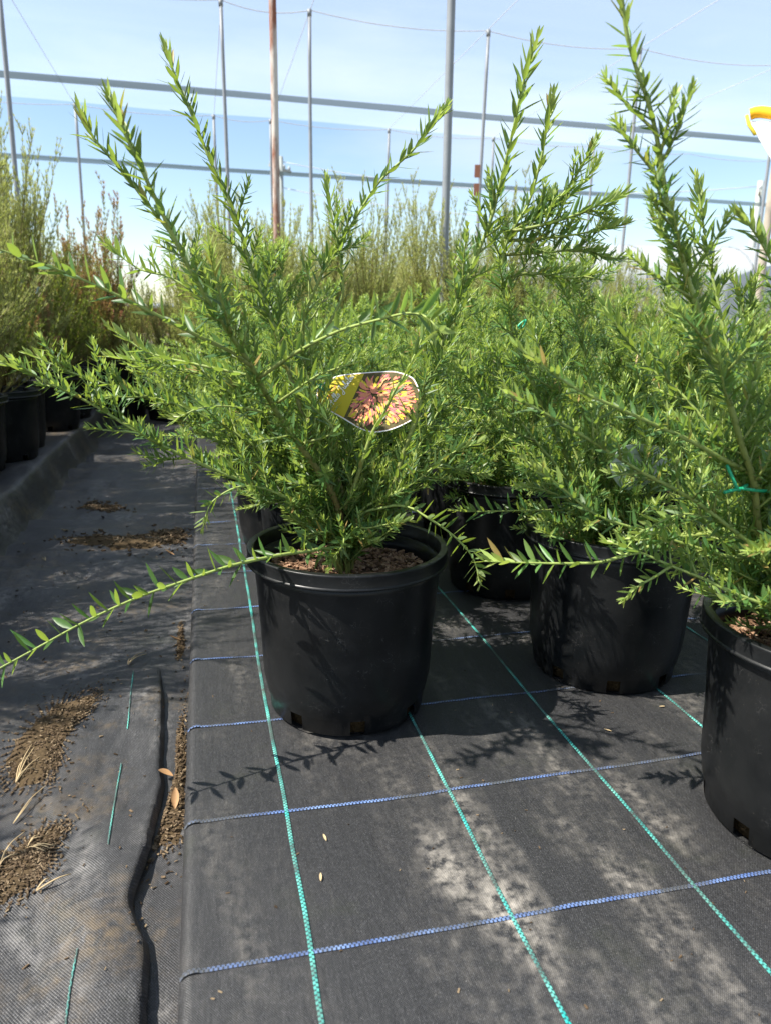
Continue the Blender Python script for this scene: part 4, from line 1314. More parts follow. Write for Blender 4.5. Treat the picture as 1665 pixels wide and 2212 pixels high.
def feathery(rng, h, spread, n_tw, mat_kind, needle=0.026, width=0.0023, dens=0.0075, pot=True):
    A, L = Acc(), Leaves()
    for k in range(n_tw):
        az = rng.uniform(0, 6.28)
        z0 = h * rng.uniform(0.03, 0.45) * rng.random()
        low = rng.random() < 0.45
        tilt = math.radians(rng.uniform(25, 62) if low else rng.uniform(3, 30)) * spread
        ln = (h - z0) * (rng.uniform(0.22, 0.5) if low else rng.uniform(0.5, 1.0) * (1 - 0.35 * (tilt / 0.6)))
        d = np.array([math.sin(tilt) * math.cos(az), math.sin(tilt) * math.sin(az), math.cos(tilt)])
        P = spline(shoot((0.01 * math.cos(az), 0.01 * math.sin(az), z0), d, ln, rng, 0.25, 6, 0.08), 0.03)
        t = np.linspace(0, 1, len(P))
        A.tube(P, 0.004 * (1 - 0.8 * t), 4, np.full(len(P), 0.18))
        put_leaves(L, P, 0.15, 1, dens, needle, width, 0.15, 0.2, 40, 18, rng)
        # twigs
        T, N, B = frames(P)
        m_ = int(ln / 0.05)
        for _ in range(m_):
            i = rng.randrange(2, len(P) - 1)
            az2 = rng.uniform(0, 6.28)
            rad = N[i] * math.cos(az2) + B[i] * math.sin(az2)
            dd = T[i] * 0.85 + rad * 0.55 + UP * 0.35
            l2 = rng.uniform(0.07, 0.20) * (1.15 - 0.7 * i / len(P))
            Q = spline(shoot(P[i], dd, l2, rng, 0.3, 3, 0.10), 0.02)
            A.tube(Q, 0.0012, 3, np.full(len(Q), 0.4), False)
            put_leaves(L, Q, 0.1, 1, dens, needle, width, 0.09, 0.2, 38, 18, rng)
    return A.mesh('shrub_stem'), Leaves.mesh('shrub_foliage', L.arr(), FLAT)


FEATHER = []
for k, (h, n_, sp) in enumerate([(1.10, 50, 1.0), (1.30, 52, 0.9), (1.00, 48, 1.1), (1.45, 44, 0.8)]):
    FEATHER.append(feathery(random.Random(300 + k), h, sp, n_, 'needle'))
RED = feathery(random.Random(350), 1.25, 0.5, 22, 'needle_red', 0.036, 0.0042, 0.008)
YEL = feathery(random.Random(360), 0.62, 1.1, 44, 'needle_green', 0.024, 0.0026, 0.006)


def place_feather(pos, src, rz, sc, mat, label, group, scz=1.0):
    root = link('feathery_shrub', None, None, None, label, 'shrub', group, loc=tuple(pos))
    b = link('pot', POT[0], 'pot', root)
    link('rim', POT[1], 'pot', b)
    link('potting_mix', POT[3], 'soil', root)
    st, fo = src
    s = link('stem', st, 'stem', root)
    o = link('foliage', fo, mat, root, kind='stuff')
    for q_ in (s, o):
        q_.location = (0, 0, SOIL_Z)
        q_.rotation_euler = (0, 0, rz)
        q_.scale = (sc, sc, sc * scz)
    return root


rf = random.Random(5)
FG = 'feathery shrubs beyond the grevilleas'
FL = 'fine-leaved olive shrub in the hazy thicket beyond the grevilleas'
for j in range(8):
    for i in range(8):
        u = 0.05 + i * 0.44 + rf.uniform(-0.12, 0.12)
        v = 3.85 + j * 0.48 + rf.uniform(-0.1, 0.1)
        p = bed(u, v)
        if abs(p[0]) > 0.56 * p[1] + 0.3:
            continue
        place_feather(p, FEATHER[rf.randrange(3)], rf.uniform(0, 6.28), rf.uniform(0.78, 0.98) * (0.80 if i > 4 else 1) * (1 + 0.035 * j), 'needle', FL, FG)
LG = 'tall fine-leaved shrubs on the left bed'
LL = 'tall fine-leaved olive shrub in the dense bank on the left bed'
for j in range(9):
    for i in range(4):
        u = -0.84 - i * 0.46 + rf.uniform(-0.07, 0.07)
        v = 3.35 + j * 0.50 + rf.uniform(-0.1, 0.1)
        p = bed(u, v, 0.05)
        if p[0] < -0.56 * p[1] - 0.5:
            continue
        place_feather(p, FEATHER[rf.randrange(3)], rf.uniform(0, 6.28), rf.uniform(0.82, 1.02) * (0.92 + 0.10 * (i > 0) + 0.08 * (i > 1)), 'needle', LL, LG)
for k, (u, v, sc) in enumerate(((-0.50, 5.0, 0.62), (-0.22, 4.9, 0.58), (-0.05, 5.35, 0.70), (-0.45, 5.6, 0.78), (-0.15, 5.9, 0.85))):
    place_feather(bed(u, v, -0.10), FEATHER[k % 3], k * 1.1, sc, 'needle_red' if k in (1, 3) else 'needle', ('low shrub closing the far end of the path, nearest the left bank', 'low reddish shrub in the middle of the far path end', 'low shrub closing the far end of the path on the right', 'reddish shrub in the second rank beyond the path end, left one', 'olive shrub in the second rank beyond the path end, right one')[k], 'shrubs at the far end of the path')
p = at(15, 560, 3.6)
place_feather((p[0], p[1], 0.05), FEATHER[3], 0.5, 0.92, 'needle', 'tallest fine-leaved shrub at the left edge, its spire reaching the upper netting band', LG, 1.1)
for (x, Y, sc, lab) in ((226, 4.6, 0.90, 'shrub with the tallest reddish spire, at the inner end of the left bank'),
                        (188, 4.8, 0.80, 'red-tipped shrub with twin reddish spires left of the tallest one'),
                        (150, 4.4, 0.78, 'red-tipped shrub leaning into the olive bank, leftmost of the reddish ones'),
                        (290, 6.6, 0.66, 'low red-tipped shrub at the gap where the path meets the sky')):
    p = at(x, 640, Y)
    place_feather((p[0], p[1], 0.05), RED, rf.uniform(0, 6), sc, 'needle_red', lab, 'red-tipped shrubs')
for j in range(7):
    p = bed(-0.70 + rf.uniform(-0.03, 0.04), 3.75 + j * 0.42, 0.05)
    place_feather(p, YEL if j % 3 else RED, rf.uniform(0, 6), rf.uniform(0.9, 1.15) if j % 3 else 0.5, 'needle_green' if j % 3 else 'needle_red', ORD[j] + ' low shrub along the shaded lip of the left bed', 'low shrubs on the lip of the left bed')
# plants along the near lip of the left bed, some out of frame: they shade the path; rear and infill ones are added to deepen that shade
for k, (u, v, sc, lab) in enumerate([(-0.76, 3.22, 1.0, 'yellow-green shrub in a dark pot at the left edge of the path'),
                                     (-0.80, 2.75, 1.45, 'dark potted shrub at the left picture edge above the shaded bank'),
                                     (-0.82, 2.25, 1.45, 'potted shrub beside the path just outside the left edge'),
                                     (-0.84, 1.75, 1.3, 'potted shrub shading the near path from the left'),
                                     (-0.86, 1.28, 1.1, 'potted shrub shading the bottom left of the path'), (-0.92, 0.85, 0.9, 'smallest potted shrub beside the nearest stretch of path'),
                                     (-1.20, 2.95, 1.7, 'unseen rear shrub added to shade the path, farthest of the rear ones'),
                                     (-1.22, 2.45, 1.7, 'unseen rear shrub added to shade the path, middle of the rear ones'),
                                     (-1.24, 1.95, 1.7, 'unseen rear shrub added to shade the path, nearest of the rear ones'),
                                     (-0.74, 2.98, 1.2, 'infill shrub added to shade the path, farthest of the infill shrubs'),
                                     (-0.78, 2.50, 1.2, 'infill shrub added to shade the path, second farthest of the infill shrubs'),
                                     (-0.80, 2.00, 1.2, 'infill shrub added to shade the path, second nearest of the infill shrubs'),
                                     (-0.84, 1.52, 1.1, 'infill shrub added to shade the path, nearest of the infill shrubs')]):
    p = bed(u, v, 0.05)
    place_feather(p, YEL if k in (0, 5) else FEATHER[k % 3], k * 1.3, sc if k in (0, 5) else sc * 0.68, 'needle_green', lab, 'yellow-green shrubs along the left lip')

# ------------------------------------------------------------------ plant tags
TC = at(802, 868, 1.135)
t_n = Vector((-0.20, -0.80, 0.56)).normalized()
t_x = Vector((0, 0, 1)).cross(t_n).normalized()
t_x = (-t_x if t_x.x < 0 else t_x)
t_y = t_n.cross(t_x).normalized()
if t_y.z < 0:
    t_y = -t_y


def tag_uv(x, y):
    """survey pixel -> tag plane coordinates"""
    d = Vector(ray(x, y))
    e = Vector(EYE)
    t = (Vector(TC) - e).dot(t_n) / d.dot(t_n)
    w = e + d * t - Vector(TC)
    return (w.dot(t_x), w.dot(t_y))


def zx(p):
    """close-up survey pixel -> survey pixel"""
    return ((770 + p[0] / 5.045) / 1.16877, (910 + p[1] / 5.045) / 1.16877)


def smooth_closed(P, n=6):
    P = np.array(P, float)
    m_ = len(P)
    out = []
    for i in range(m_):
        a, b, c, d = P[i - 1], P[i], P[(i + 1) % m_], P[(i + 2) % m_]
        for t in np.linspace(0, 1, n, endpoint=False):
            out.append(0.5 * (2 * b + (c - a) * t + (2 * a - 5 * b + 4 * c - d) * t * t + (3 * b - a - 3 * c + d) * t ** 3))
    return np.array(out)


out_px = [(150, 400), (215, 310), (400, 200), (700, 158), (1060, 135), (1200, 150), (1345, 205), (1405, 270), (1470, 430), (1500, 560), (1460, 670), (1350, 765), (1130, 870), (900, 918), (720, 878), (500, 750), (310, 640), (200, 570), (160, 490)]
OUT = smooth_closed([tag_uv(*zx(p)) for p in out_px], 4)
ctr = OUT.mean(0)


def inset(P, d):
    n = len(P)
    res = []
    for i in range(n):
        t = P[(i + 1) % n] - P[i - 1]
        t /= np.linalg.norm(t)
        nn = np.array([-t[1], t[0]])
        if np.dot(nn, ctr - P[i]) < 0:
            nn = -nn
        res.append(P[i] + nn * d)
    return np.array(res)


def clip(P, a, n):
    """keep the side where (p-a).n >= 0"""
    out = []
    for i in range(len(P)):
        p, q_ = P[i - 1], P[i]
        dp, dq = np.dot(p - a, n), np.dot(q_ - a, n)
        if dp >= 0:
            out.append(p)
        if dp * dq < 0:
            out.append(p + (q_ - p) * dp / (dp - dq))
    return np.array(out)


def poly_obj(name, P, z, mat, parent, thick=0.0):
    bm = bmesh.new()
    vs_ = [bm.verts.new((p[0], p[1], z)) for p in P]
    f = bm.faces.new(vs_)
    f.normal_update()
    if f.normal.z < 0:
        f.normal_flip()
    if thick:
        r = bmesh.ops.extrude_face_region(bm, geom=[f])
        for v_ in r['geom']:
            if isinstance(v_, bmesh.types.BMVert):
                v_.co.z -= thick
    bmesh.ops.triangulate(bm, faces=bm.faces[:])
    me = bpy.data.meshes.new(name)
    bm.to_mesh(me)
    bm.free()
    return link(name, me, mat, parent)


tag = link('plant_tag', None, None, None, 'yellow plant tag with a coral flower picture hanging in the front centre plant', 'plant tag')
tm = Matrix.Identity(4)
for k in range(3):
    tm[k][0], tm[k][1], tm[k][2], tm[k][3] = t_x[k], t_y[k], t_n[k], TC[k]
tag.matrix_world = tm
poly_obj('card', OUT, 0.0, 'white_card', tag, 0.0006)
poly_obj('red_outline', inset(OUT, 0.0018), 0.00015, 'coral_print', tag)
INN = inset(OUT, 0.0023)
poly_obj('yellow_panel', INN, 0.0003, 'yellow_print', tag)
split = np.array(tag_uv(*zx((560, 600))))
split2 = np.array(tag_uv(*zx((760, 170))))
sv = split2 - split
sn = np.array([sv[1], -sv[0]]) / np.linalg.norm(sv)
PIC = clip(INN, split, sn)
poly_obj('picture_ground', PIC, 0.00045, 'dark_print', tag)


def petal(A, c, ang, ln, wd, z, mi, mats):
    n = 9
    P = []
    for i in range(n):
        t = i / (n - 1)
        w = wd * math.sin(math.pi * min(1, t * 0.96 + 0.02)) ** 0.7
        bendy = 0.12 * ln * math.sin(t * 2.4)
        for s in (-1, 1):
            x, y = t * ln, s * w * 0.5 + bendy
            P.append([c[0] + x * math.cos(ang) - y * math.sin(ang), c[1] + x * math.sin(ang) + y * math.cos(ang), z])
    A.append((P, [[2 * i, 2 * i + 2, 2 * i + 3, 2 * i + 1] for i in range(n - 1)], mi))


rt_ = random.Random(12)
petals = []
inside_pts = []
mn, mx_ = PIC.min(0), PIC.max(0)


def inside_poly(p, P):
    c = False
    j = len(P) - 1
    for i in range(len(P)):
        if (P[i][1] > p[1]) != (P[j][1] > p[1]) and p[0] < (P[j][0] - P[i][0]) * (p[1] - P[i][1]) / (P[j][1] - P[i][1] + 1e-12) + P[i][0]:
            c = not c
        j = i
    return c


PICS = inset(PIC, 0.007)
fc = np.array(tag_uv(*zx((870, 430))))
z = 0.0006
INS = inset(INN, 0.004)
for k in range(520):
    for _ in range(30):
        p = (rt_.uniform(mn[0], mx_[0]), rt_.uniform(mn[1], mx_[1]))
        if inside_poly(p, INS) and np.dot(np.array(p) - split, sn) > 0.002:
            break
    else:
        continue
    ang = math.atan2(p[1] - fc[1], p[0] - fc[0]) + rt_.uniform(-0.5, 0.5)
    ln = rt_.uniform(0.006, 0.015)
    q_ = (p[0] + ln * math.cos(ang), p[1] + ln * math.sin(ang))
    if not inside_poly(q_, INS) or np.dot(np.array(q_) - split, sn) < 0:
        continue
    petal(petals, p, ang, ln, rt_.uniform(0.0016, 0.0038), z, rt_.choice([0, 0, 1, 1, 3, 3, 2]), None)
    z += 0.000004
for k in range(18):
    ang = rt_.uniform(0, 6.28)
    rr_ = rt_.uniform(0.0, 0.012)
    p = (fc[0] + rr_ * math.cos(ang) * 1.3, fc[1] + rr_ * math.sin(ang))
    petal(petals, p, ang + rt_.uniform(-0.3, 0.3), rt_.uniform(0.010, 0.020), rt_.uniform(0.004, 0.008), z, rt_.choice([0, 1, 1, 2, 2, 1]), None)
    z += 0.000006
V, Q, MI = [], [], []
for P, qs, mi in petals:
    o_ = len(V)
    V += P
    Q += [[a + o_ for a in f] for f in qs]
    MI += [mi] * len(qs)
me = np_mesh('flower_print', V, Q)
for mt in ('pink_print', 'coral_print', 'peach_print', 'lemon_print'):
    me.materials.append(MAT[mt])
me.polygons.foreach_set('material_index', MI)
fl = link('flower_print', me, None, tag)

# hand-drawn script lettering: strokes in units of x-height
GL = {
    'H': (1.9, [[(0.1, 1.7), (0.45, 2.15), (0.5, 1.6), (0.35, 0.0)], [(1.5, 2.15), (1.25, 1.2), (1.15, 0.1), (1.4, 0.05)], [(0.1, 0.9), (0.9, 1.1), (1.7, 1.15)]]),
    'i': (0.55, [[(0.0, 0.2), (0.25, 1.0), (0.22, 0.1), (0.5, 0.15)], [(0.32, 1.45), (0.36, 1.6)]]),
    'l': (0.6, [[(0.0, 0.2), (0.45, 1.5), (0.42, 2.2), (0.22, 1.9), (0.22, 0.15), (0.55, 0.15)]]),
    's': (0.75, [[(0.0, 0.2), (0.35, 1.05), (0.6, 0.5), (0.45, 0.0), (0.1, 0.1)]]),
    'J': (1.4, [[(0.2, 1.8), (0.7, 2.2), (1.3, 2.1)], [(1.0, 2.1), (0.8, 0.6), (0.55, -0.6), (0.1, -0.7), (0.0, -0.3), (0.6, 0.1)]]),
    'u': (0.95, [[(0.05, 1.0), (0.1, 0.15), (0.45, 0.1), (0.65, 1.0), (0.65, 0.1), (0.95, 0.15)]]),
    'b': (0.85, [[(0.0, 0.2), (0.4, 1.5), (0.38, 2.2), (0.18, 1.9), (0.15, 0.1), (0.55, 0.05), (0.65, 0.7), (0.3, 0.8)]]),
    'e': (0.75, [[(0.05, 0.45), (0.55, 0.6), (0.45, 1.0), (0.1, 0.8), (0.15, 0.1), (0.7, 0.2)]]),
    ' ': (0.6, []),
}


def strokes(text, p0, p1, width, z, mat, parent, name, skew=0.18):
    total = sum(GL[c][0] for c in text)
    p0, p1 = np.array(p0), np.array(p1)
    dx = (p1 - p0) / total
    sc = np.linalg.norm(dx)
    ex = dx / sc
    ey = np.array([-ex[1], ex[0]])
    x0 = 0.0
    V, Q = [], []
    for c in text:
        adv, st = GL[c]
        for s in st:
            P = np.array([[a + x0 + skew * b, b] for a, b in s])
            C3 = spline(np.column_stack([P, np.zeros(len(P))]), 0.12)[:, :2]
            W2 = p0 + C3[:, :1] * sc * ex + C3[:, 1:2] * sc * ey
            T = np.gradient(W2, axis=0)
            T /= np.linalg.norm(T, axis=1)[:, None] + 1e-9
            N = np.stack([-T[:, 1], T[:, 0]], 1)
            o_ = len(V)
            for i in range(len(W2)):
                for sg in (-0.5, 0.5):
                    q_ = W2[i] + N[i] * sg * width
                    V.append([q_[0], q_[1], z])
            Q += [[o_ + 2 * i, o_ + 2 * i + 2, o_ + 2 * i + 3, o_ + 2 * i + 1] for i in range(len(W2) - 1)]
        x0 += adv
    me_ = np_mesh(name, V, Q)
    return link(name, me_, mat, parent)


strokes('Hills Jubilee', tag_uv(*zx((345, 612))), tag_uv(*zx((640, 215))), 0.0011, 0.0026, 'white_card', tag, 'script_lettering')


def font_text(name, body, p0, p1, z, mat, parent, bold=0.0):
    cu = bpy.data.curves.new(name, 'FONT')
    cu.body = body
    cu.offset = bold
    o_ = bpy.data.objects.new(name, cu)
    COL.objects.link(o_)
    dg = bpy.context.evaluated_depsgraph_get()
    me_ = bpy.data.meshes.new_from_object(o_.evaluated_get(dg))
    bpy.data.objects.remove(o_)
    co = np.zeros(len(me_.vertices) * 3)
    me_.vertices.foreach_get('co', co)
    co = co.reshape(-1, 3)
    w = co[:, 0].max()
    p0, p1 = np.array(p0), np.array(p1)
    ex = (p1 - p0) / w
    ey = np.array([-ex[1], ex[0]])
    new = np.zeros_like(co)
    new[:, :2] = p0 + co[:, :1] * ex + co[:, 1:2] * ey
    new[:, 2] = z
    me_.vertices.foreach_set('co', new.ravel())
    me_.update()
    me_.materials.clear()
    return link(name, me_, mat, parent)


font_text('small_lettering', 'GREVILLEA', tag_uv(*zx((312, 487))), tag_uv(*zx((408, 318))), 0.0006, 'red_ink', tag)


def tie(pts, r, label, group='green plastic ties'):
    root = link('green_tie', None, None, None, label, 'plastic tie', group, loc=tuple(pts[0][0]))
    for k, P in enumerate(pts):
        A = Acc()
        A.tube(spline(np.array(P) - np.array(pts[0][0]), 0.004), r, 6)
        link('strand', A.mesh('tie_strand'), 'tie', root)
    return root


tie([[at(677, 826, 1.125), at(690, 834, 1.12), at(706, 841, 1.125)], [at(688, 833, 1.122), at(700, 830, 1.118), at(712, 842, 1.13)], [at(690, 834, 1.122), at(697, 842, 1.116), at(708, 843, 1.128)]], 0.0017, 'green tie knotted through the left corner of the yellow plant tag')
tie([[at(1567, 1000, 0.765), at(1578, 1025, 0.762), at(1590, 1052, 0.76), at(1596, 1060, 0.762)], [at(1562, 1064, 0.758), at(1585, 1058, 0.76), at(1600, 1055, 0.762), at(1612, 1048, 0.77)], [at(1600, 1055, 0.762), at(1640, 1060, 0.77), at(1690, 1062, 0.79)]], 0.0019, 'forked green tie on the stem of the right-edge plant')
tie([[at(1113, 712, 1.45), at(1122, 700, 1.45), at(1133, 692, 1.45)], [at(1113, 712, 1.45), at(1128, 706, 1.45), at(1135, 690, 1.45)]], 0.0022, 'small green tie glimpsed in the foliage right of the two tall stems')

# grey back of a second tag
C2 = at(1385, 1000, 1.15)
tag2 = link('plant_tag', None, None, None, 'pale grey blank-backed plant tag half hidden in foliage left of the right pot', 'plant tag')
n2 = Vector((0.42, -0.90, -0.05)).normalized()
x2 = Vector((0, 0, 1)).cross(n2).normalized()
y2 = n2.cross(x2).normalized()
tm2 = Matrix.Identity(4)
for k in range(3):
    tm2[k][0], tm2[k][1], tm2[k][2], tm2[k][3] = x2[k], y2[k], n2[k], C2[k]
tag2.matrix_world = tm2
sgn = 1.0
OUT2 = smooth_closed([(-0.062, -0.006), (-0.055, 0.018), (-0.035, 0.030), (0.010, 0.029), (0.042, 0.020), (0.060, 0.004), (0.052, -0.018), (0.0, -0.042), (-0.035, -0.038)], 5)
ctr = OUT2.mean(0)
poly_obj('card', OUT2, 0.0, 'grey_card', tag2, 0.0006)
# faint rows of unreadable small print: short dashes
V, Q = [], []
rl = random.Random(8)
for row in range(4):
    x = -0.030
    while x < 0.025:
        w = rl.uniform(0.002, 0.006)
        y = 0.004 - row * 0.006 + 0.10 * x
        o_ = len(V)
        V += [[x, y, 0.0003], [x + w, y + 0.1 * w, 0.0003], [x + w, y + 0.1 * w + 0.0012, 0.0003], [x, y + 0.0012, 0.0003]]
        Q.append([o_, o_ + 1, o_ + 2, o_ + 3])
        x += w + rl.uniform(0.001, 0.002)
link('small_print', np_mesh('small_print', V, Q), 'grey_ink', tag2)

# the white card with an orange rolled top at the right edge
C3_ = at(1690, 330, 0.70)
tag3 = link('hanging_card', None, None, None, 'white card with an orange rolled top edge cut off by the right edge', 'card', loc=tuple(C3_))
k_ = 0.70 / 1600 * 1.0
A = Acc()
o3 = np.array(C3_)
cn = np.array([-0.5, -0.72, 0.48])


def on_card(x, y, off=0.0):
    d = ray(x, y)
    return EYE + d * (((o3 + cn * off) - EYE) @ cn / (d @ cn))


cpts = [on_card(*q_) for q_ in ((1618, 262), (1700, 262), (1780, 262), (1780, 400), (1700, 372), (1667, 345), (1640, 300))]
bm = bmesh.new()
vs_ = [bm.verts.new(tuple(p - o3)) for p in cpts]
f = bm.faces.new(vs_)
r = bmesh.ops.extrude_face_region(bm, geom=[f])
for v_ in r['geom']:
    if isinstance(v_, bmesh.types.BMVert):
        v_.co.y += 0.0012
me = bpy.data.meshes.new('card')
bm.to_mesh(me)
bm.free()
link('card', me, 'white_card', tag3)
A = Acc()
rr_ = np.array([on_card(x, y, 0.003) for x, y in ((1619, 247), (1640, 242), (1680, 247), (1730, 252), (1790, 256))]) - o3
A.tube(spline(rr_, 0.004), 0.0048, 10)
link('rolled_edge', A.mesh('rolled_edge'), 'orange_print', tag3)
A = Acc()
A.tube(np.array([on_card(1612, 250, 0.002), on_card(1616, 268, 0.002), on_card(1630, 290, 0.002)]) - o3, 0.0016, 6)
link('edge_trim', A.mesh('edge_trim'), 'lemon_print', tag3)

A = Acc()
A.tube(spline(np.array([on_card(1745, 300, -0.004), on_card(1748, 420, -0.006), np.array([0.565, 0.76, 0.42]), np.array([0.570, 0.765, 0.19])]) - o3, 0.01), 0.0016, 6)
link('wire_stake', A.mesh('wire_stake'), 'wire', tag3)

# two small tags on the left shrub
for (x, y, Y, lab) in ((44, 612, 3.05, 'tiny blue-white label in the left yellow-green shrub'), (84, 628, 3.1, 'tiny pale label right of the blue-white one in the left shrub')):
    p = at(x, y, Y)
    A = Acc()
    A.box((0, 0, 0), (0.008, 0.0008, 0.015), Matrix.Rotation(0.35, 3, 'Y') @ Matrix.Rotation(0.6, 3, 'Z'))
    link('small_label', A.mesh('small_label', False), 'grey_card', None, lab, 'plant tag', 'tiny labels on the left shrub', loc=tuple(p))

# ------------------------------------------------------------------ litter on the path
def mound(name, px, h, label, n, chipsize, seed):
    P = smooth_closed([to_bed(ground(x, y, PATH_Z + 0.008))[:2] for x, y in px], 5)
    c = P.mean(0)
    rng = random.Random(seed)
    V, Q = [], []
    nr, m_ = 12, len(P)
    for i in range(nr):
        t = i / (nr - 1)
        for p in P:
            e = c + (p - c) * t * (1 + 0.28 * noise.noise((p[0] * 45, p[1] * 45, seed)))
            zz = max(flap_h(e[0], e[1]) if e[0] < flap_edge(e[1]) else path_low(e[0], e[1]), path_low(e[0], e[1]))
            V.append([e[0], e[1], zz + h * (1 - t ** 2) * (0.6 + 0.8 * noise.noise((e[0] * 40, e[1] * 40, seed))) + h * 0.35 * noise.noise((e[0] * 120, e[1] * 120, seed)) * (1 - t) - 0.0015 * (t > 0.9)])
    Q = [[i * m_ + j, i * m_ + (j + 1) % m_, (i + 1) * m_ + (j + 1) % m_, (i + 1) * m_ + j] for i in range(nr - 1) for j in range(m_)]
    o = link(name, np_mesh(name, V, Q), 'path_soil', kind='stuff', label=label, rot=BED_ROT)

    def pl(rng):
        k = rng.randrange(m_)
        t = math.sqrt(rng.random()) * 1.05 + (rng.expovariate(3.5) if rng.random() < 0.45 else 0)
        e = c + (P[k] - c) * t
        zz = max(flap_h(e[0], e[1]) if e[0] < flap_edge(e[1]) else -1, path_low(e[0], e[1]))
        return (e[0], e[1], zz + max(0.001, h * (1 - min(1, t) ** 2) * 0.9) + 0.001)
    link('grit', chips_mesh('grit', n, pl, chipsize, rng), 'grit', o, kind='stuff')
    return o


mound('soil_spill', [(215, 1490), (150, 1505), (90, 1540), (30, 1600), (0, 1670), (20, 1700), (90, 1705), (130, 1650), (150, 1590), (205, 1530)], 0.006, 'spill of dark soil and bark on the path, farther one', 1700, 0.0045, 1)
mound('soil_spill', [(150, 1780), (90, 1790), (30, 1830), (-30, 1890), (-30, 1960), (60, 1920), (100, 1880), (120, 1840)], 0.006, 'spill of dark soil and bark at the left edge, nearer one', 1300, 0.0045, 2)
mound('soil_spill', [(398, 1520), (384, 1560), (382, 1640), (362, 1720), (340, 1790), (335, 1812), (360, 1815), (390, 1780), (402, 1700), (404, 1600)], 0.007, 'strip of bark and grit between the flap and the bed edge', 800, 0.005, 3)
mound('soil_spill', [(330, 1185), (200, 1190), (130, 1170), (190, 1150), (300, 1150), (395, 1140), (400, 1170)], 0.006, 'line of needles and bark across the far path', 300, 0.012, 4)


mound('soil_spill', [(400, 1150), (360, 1145), (330, 1160), (350, 1175), (398, 1178)], 0.006, 'tan needle litter on the far path beside the bed edge', 260, 0.014, 5)
mound('soil_spill', [(250, 1085), (200, 1080), (170, 1092), (210, 1102), (260, 1098)], 0.006, 'tan litter on the far path below the left shrubs', 160, 0.014, 6)
mound('soil_spill', [(395, 1340), (385, 1350), (380, 1400), (392, 1410), (400, 1380)], 0.004, 'small crumble of bark by the bed edge behind the low branch', 120, 0.006, 7)


def flap_place(rng):
    v = rng.uniform(0.3, 2.2)
    u = rng.uniform(-0.48, EDGE_U - 0.03)
    zz = path_low(u, v)
    if v < 1.4 and u < flap_edge(v):
        zz = max(zz, flap_h(u, v))
    return (u, v, zz + 0.0012)


link('path_grit', chips_mesh('path_grit', 260, flap_place, 0.006, random.Random(31)), 'grit', kind='stuff', rot=BED_ROT, label='scattered crumbs of bark and grit over the path')


def bed_place(rng):
    v = 0.25 + 2.2 * rng.random() ** 1.3
    u = rng.uniform(EDGE_U + 0.02, 1.0)
    return (u, v, bed_h(u, v) + 0.0008)


link('bed_grit', chips_mesh('bed_grit', 240, bed_place, 0.0035, random.Random(32)), 'grit', kind='stuff', rot=BED_ROT, label='fine crumbs of bark on the bed cover')


def surf(x, y):
    p = to_bed(ground(x, y, PATH_Z + 0.008))
    zz = path_low(p[0], p[1])
    if p[1] < 1.4 and p[0] < flap_edge(p[1]):
        zz = max(zz, flap_h(p[0], p[1]))
    return bed(p[0], p[1], zz + 0.003)


def sprig(px, label, n=5, r=0.0009):
    base = surf(*px[0])
    root = link('dry_sprig', None, None, None, label, 'dry sprig', 'dry sprigs on the path', loc=tuple(base))
    for p in px[1:]:
        A = Acc()
        e = surf(*p) - base
        mid = e * 0.5 + np.array([random.uniform(-.004, .004), 0, 0.006])
        P = spline(np.array([[0, 0, 0], mid, e + np.array([0, 0, 0.002])]), 0.005)
        A.tube(P, np.linspace(r, r * 0.5, len(P)), 5)
        link('needle', A.mesh('dry_needle'), 'straw', root)
    return root


sprig([(276, 1425), (318, 1402), (312, 1398), (300, 1408), (290, 1412)], 'dry needle sprig lying on the flap in the middle of the path')
sprig([(35, 1690), (76, 1620), (70, 1615), (60, 1640), (88, 1640), (75, 1660)], 'dry forked sprig on the farther soil spill')
sprig([(60, 1835), (120, 1830), (95, 1812), (100, 1845), (85, 1808), (110, 1838)], 'fan of dry needles on the nearer soil spill')
sprig([(0, 1870), (55, 1800), (40, 1850), (20, 1830)], 'tan curled needles at the left edge')
sprig([(80, 1925), (155, 1895), (110, 1903)], 'short bent twig right of the nearer soil spill', r=0.0014)
sprig([(30, 1780), (100, 1700), (70, 1730)], 'thin dark straight twig between the soil spills')


def dry_leaf(px, ln, wd, rz, tilt, label, mat='tan_leaf', curl=0.35):
    tv, tq = leaf_template([0, 0.15, 0.35, 0.55, 0.75, 0.9, 1.0], [0.15, 0.6, 0.95, 1.0, 0.8, 0.45, 0.05], 0.8, curl)
    V = np.stack([tv[:, 0] * wd, tv[:, 1] * ln, tv[:, 2] * wd + tv[:, 3] * ln], 1)
    p = surf(*px)
    me_ = np_mesh('fallen_leaf', V, tq)
    o = link('fallen_leaf', me_, mat, None, label, 'fallen leaf', 'fallen leaves on the path', loc=(p[0], p[1], p[2] + 0.004), rot=(tilt, 0, rz))
    return o


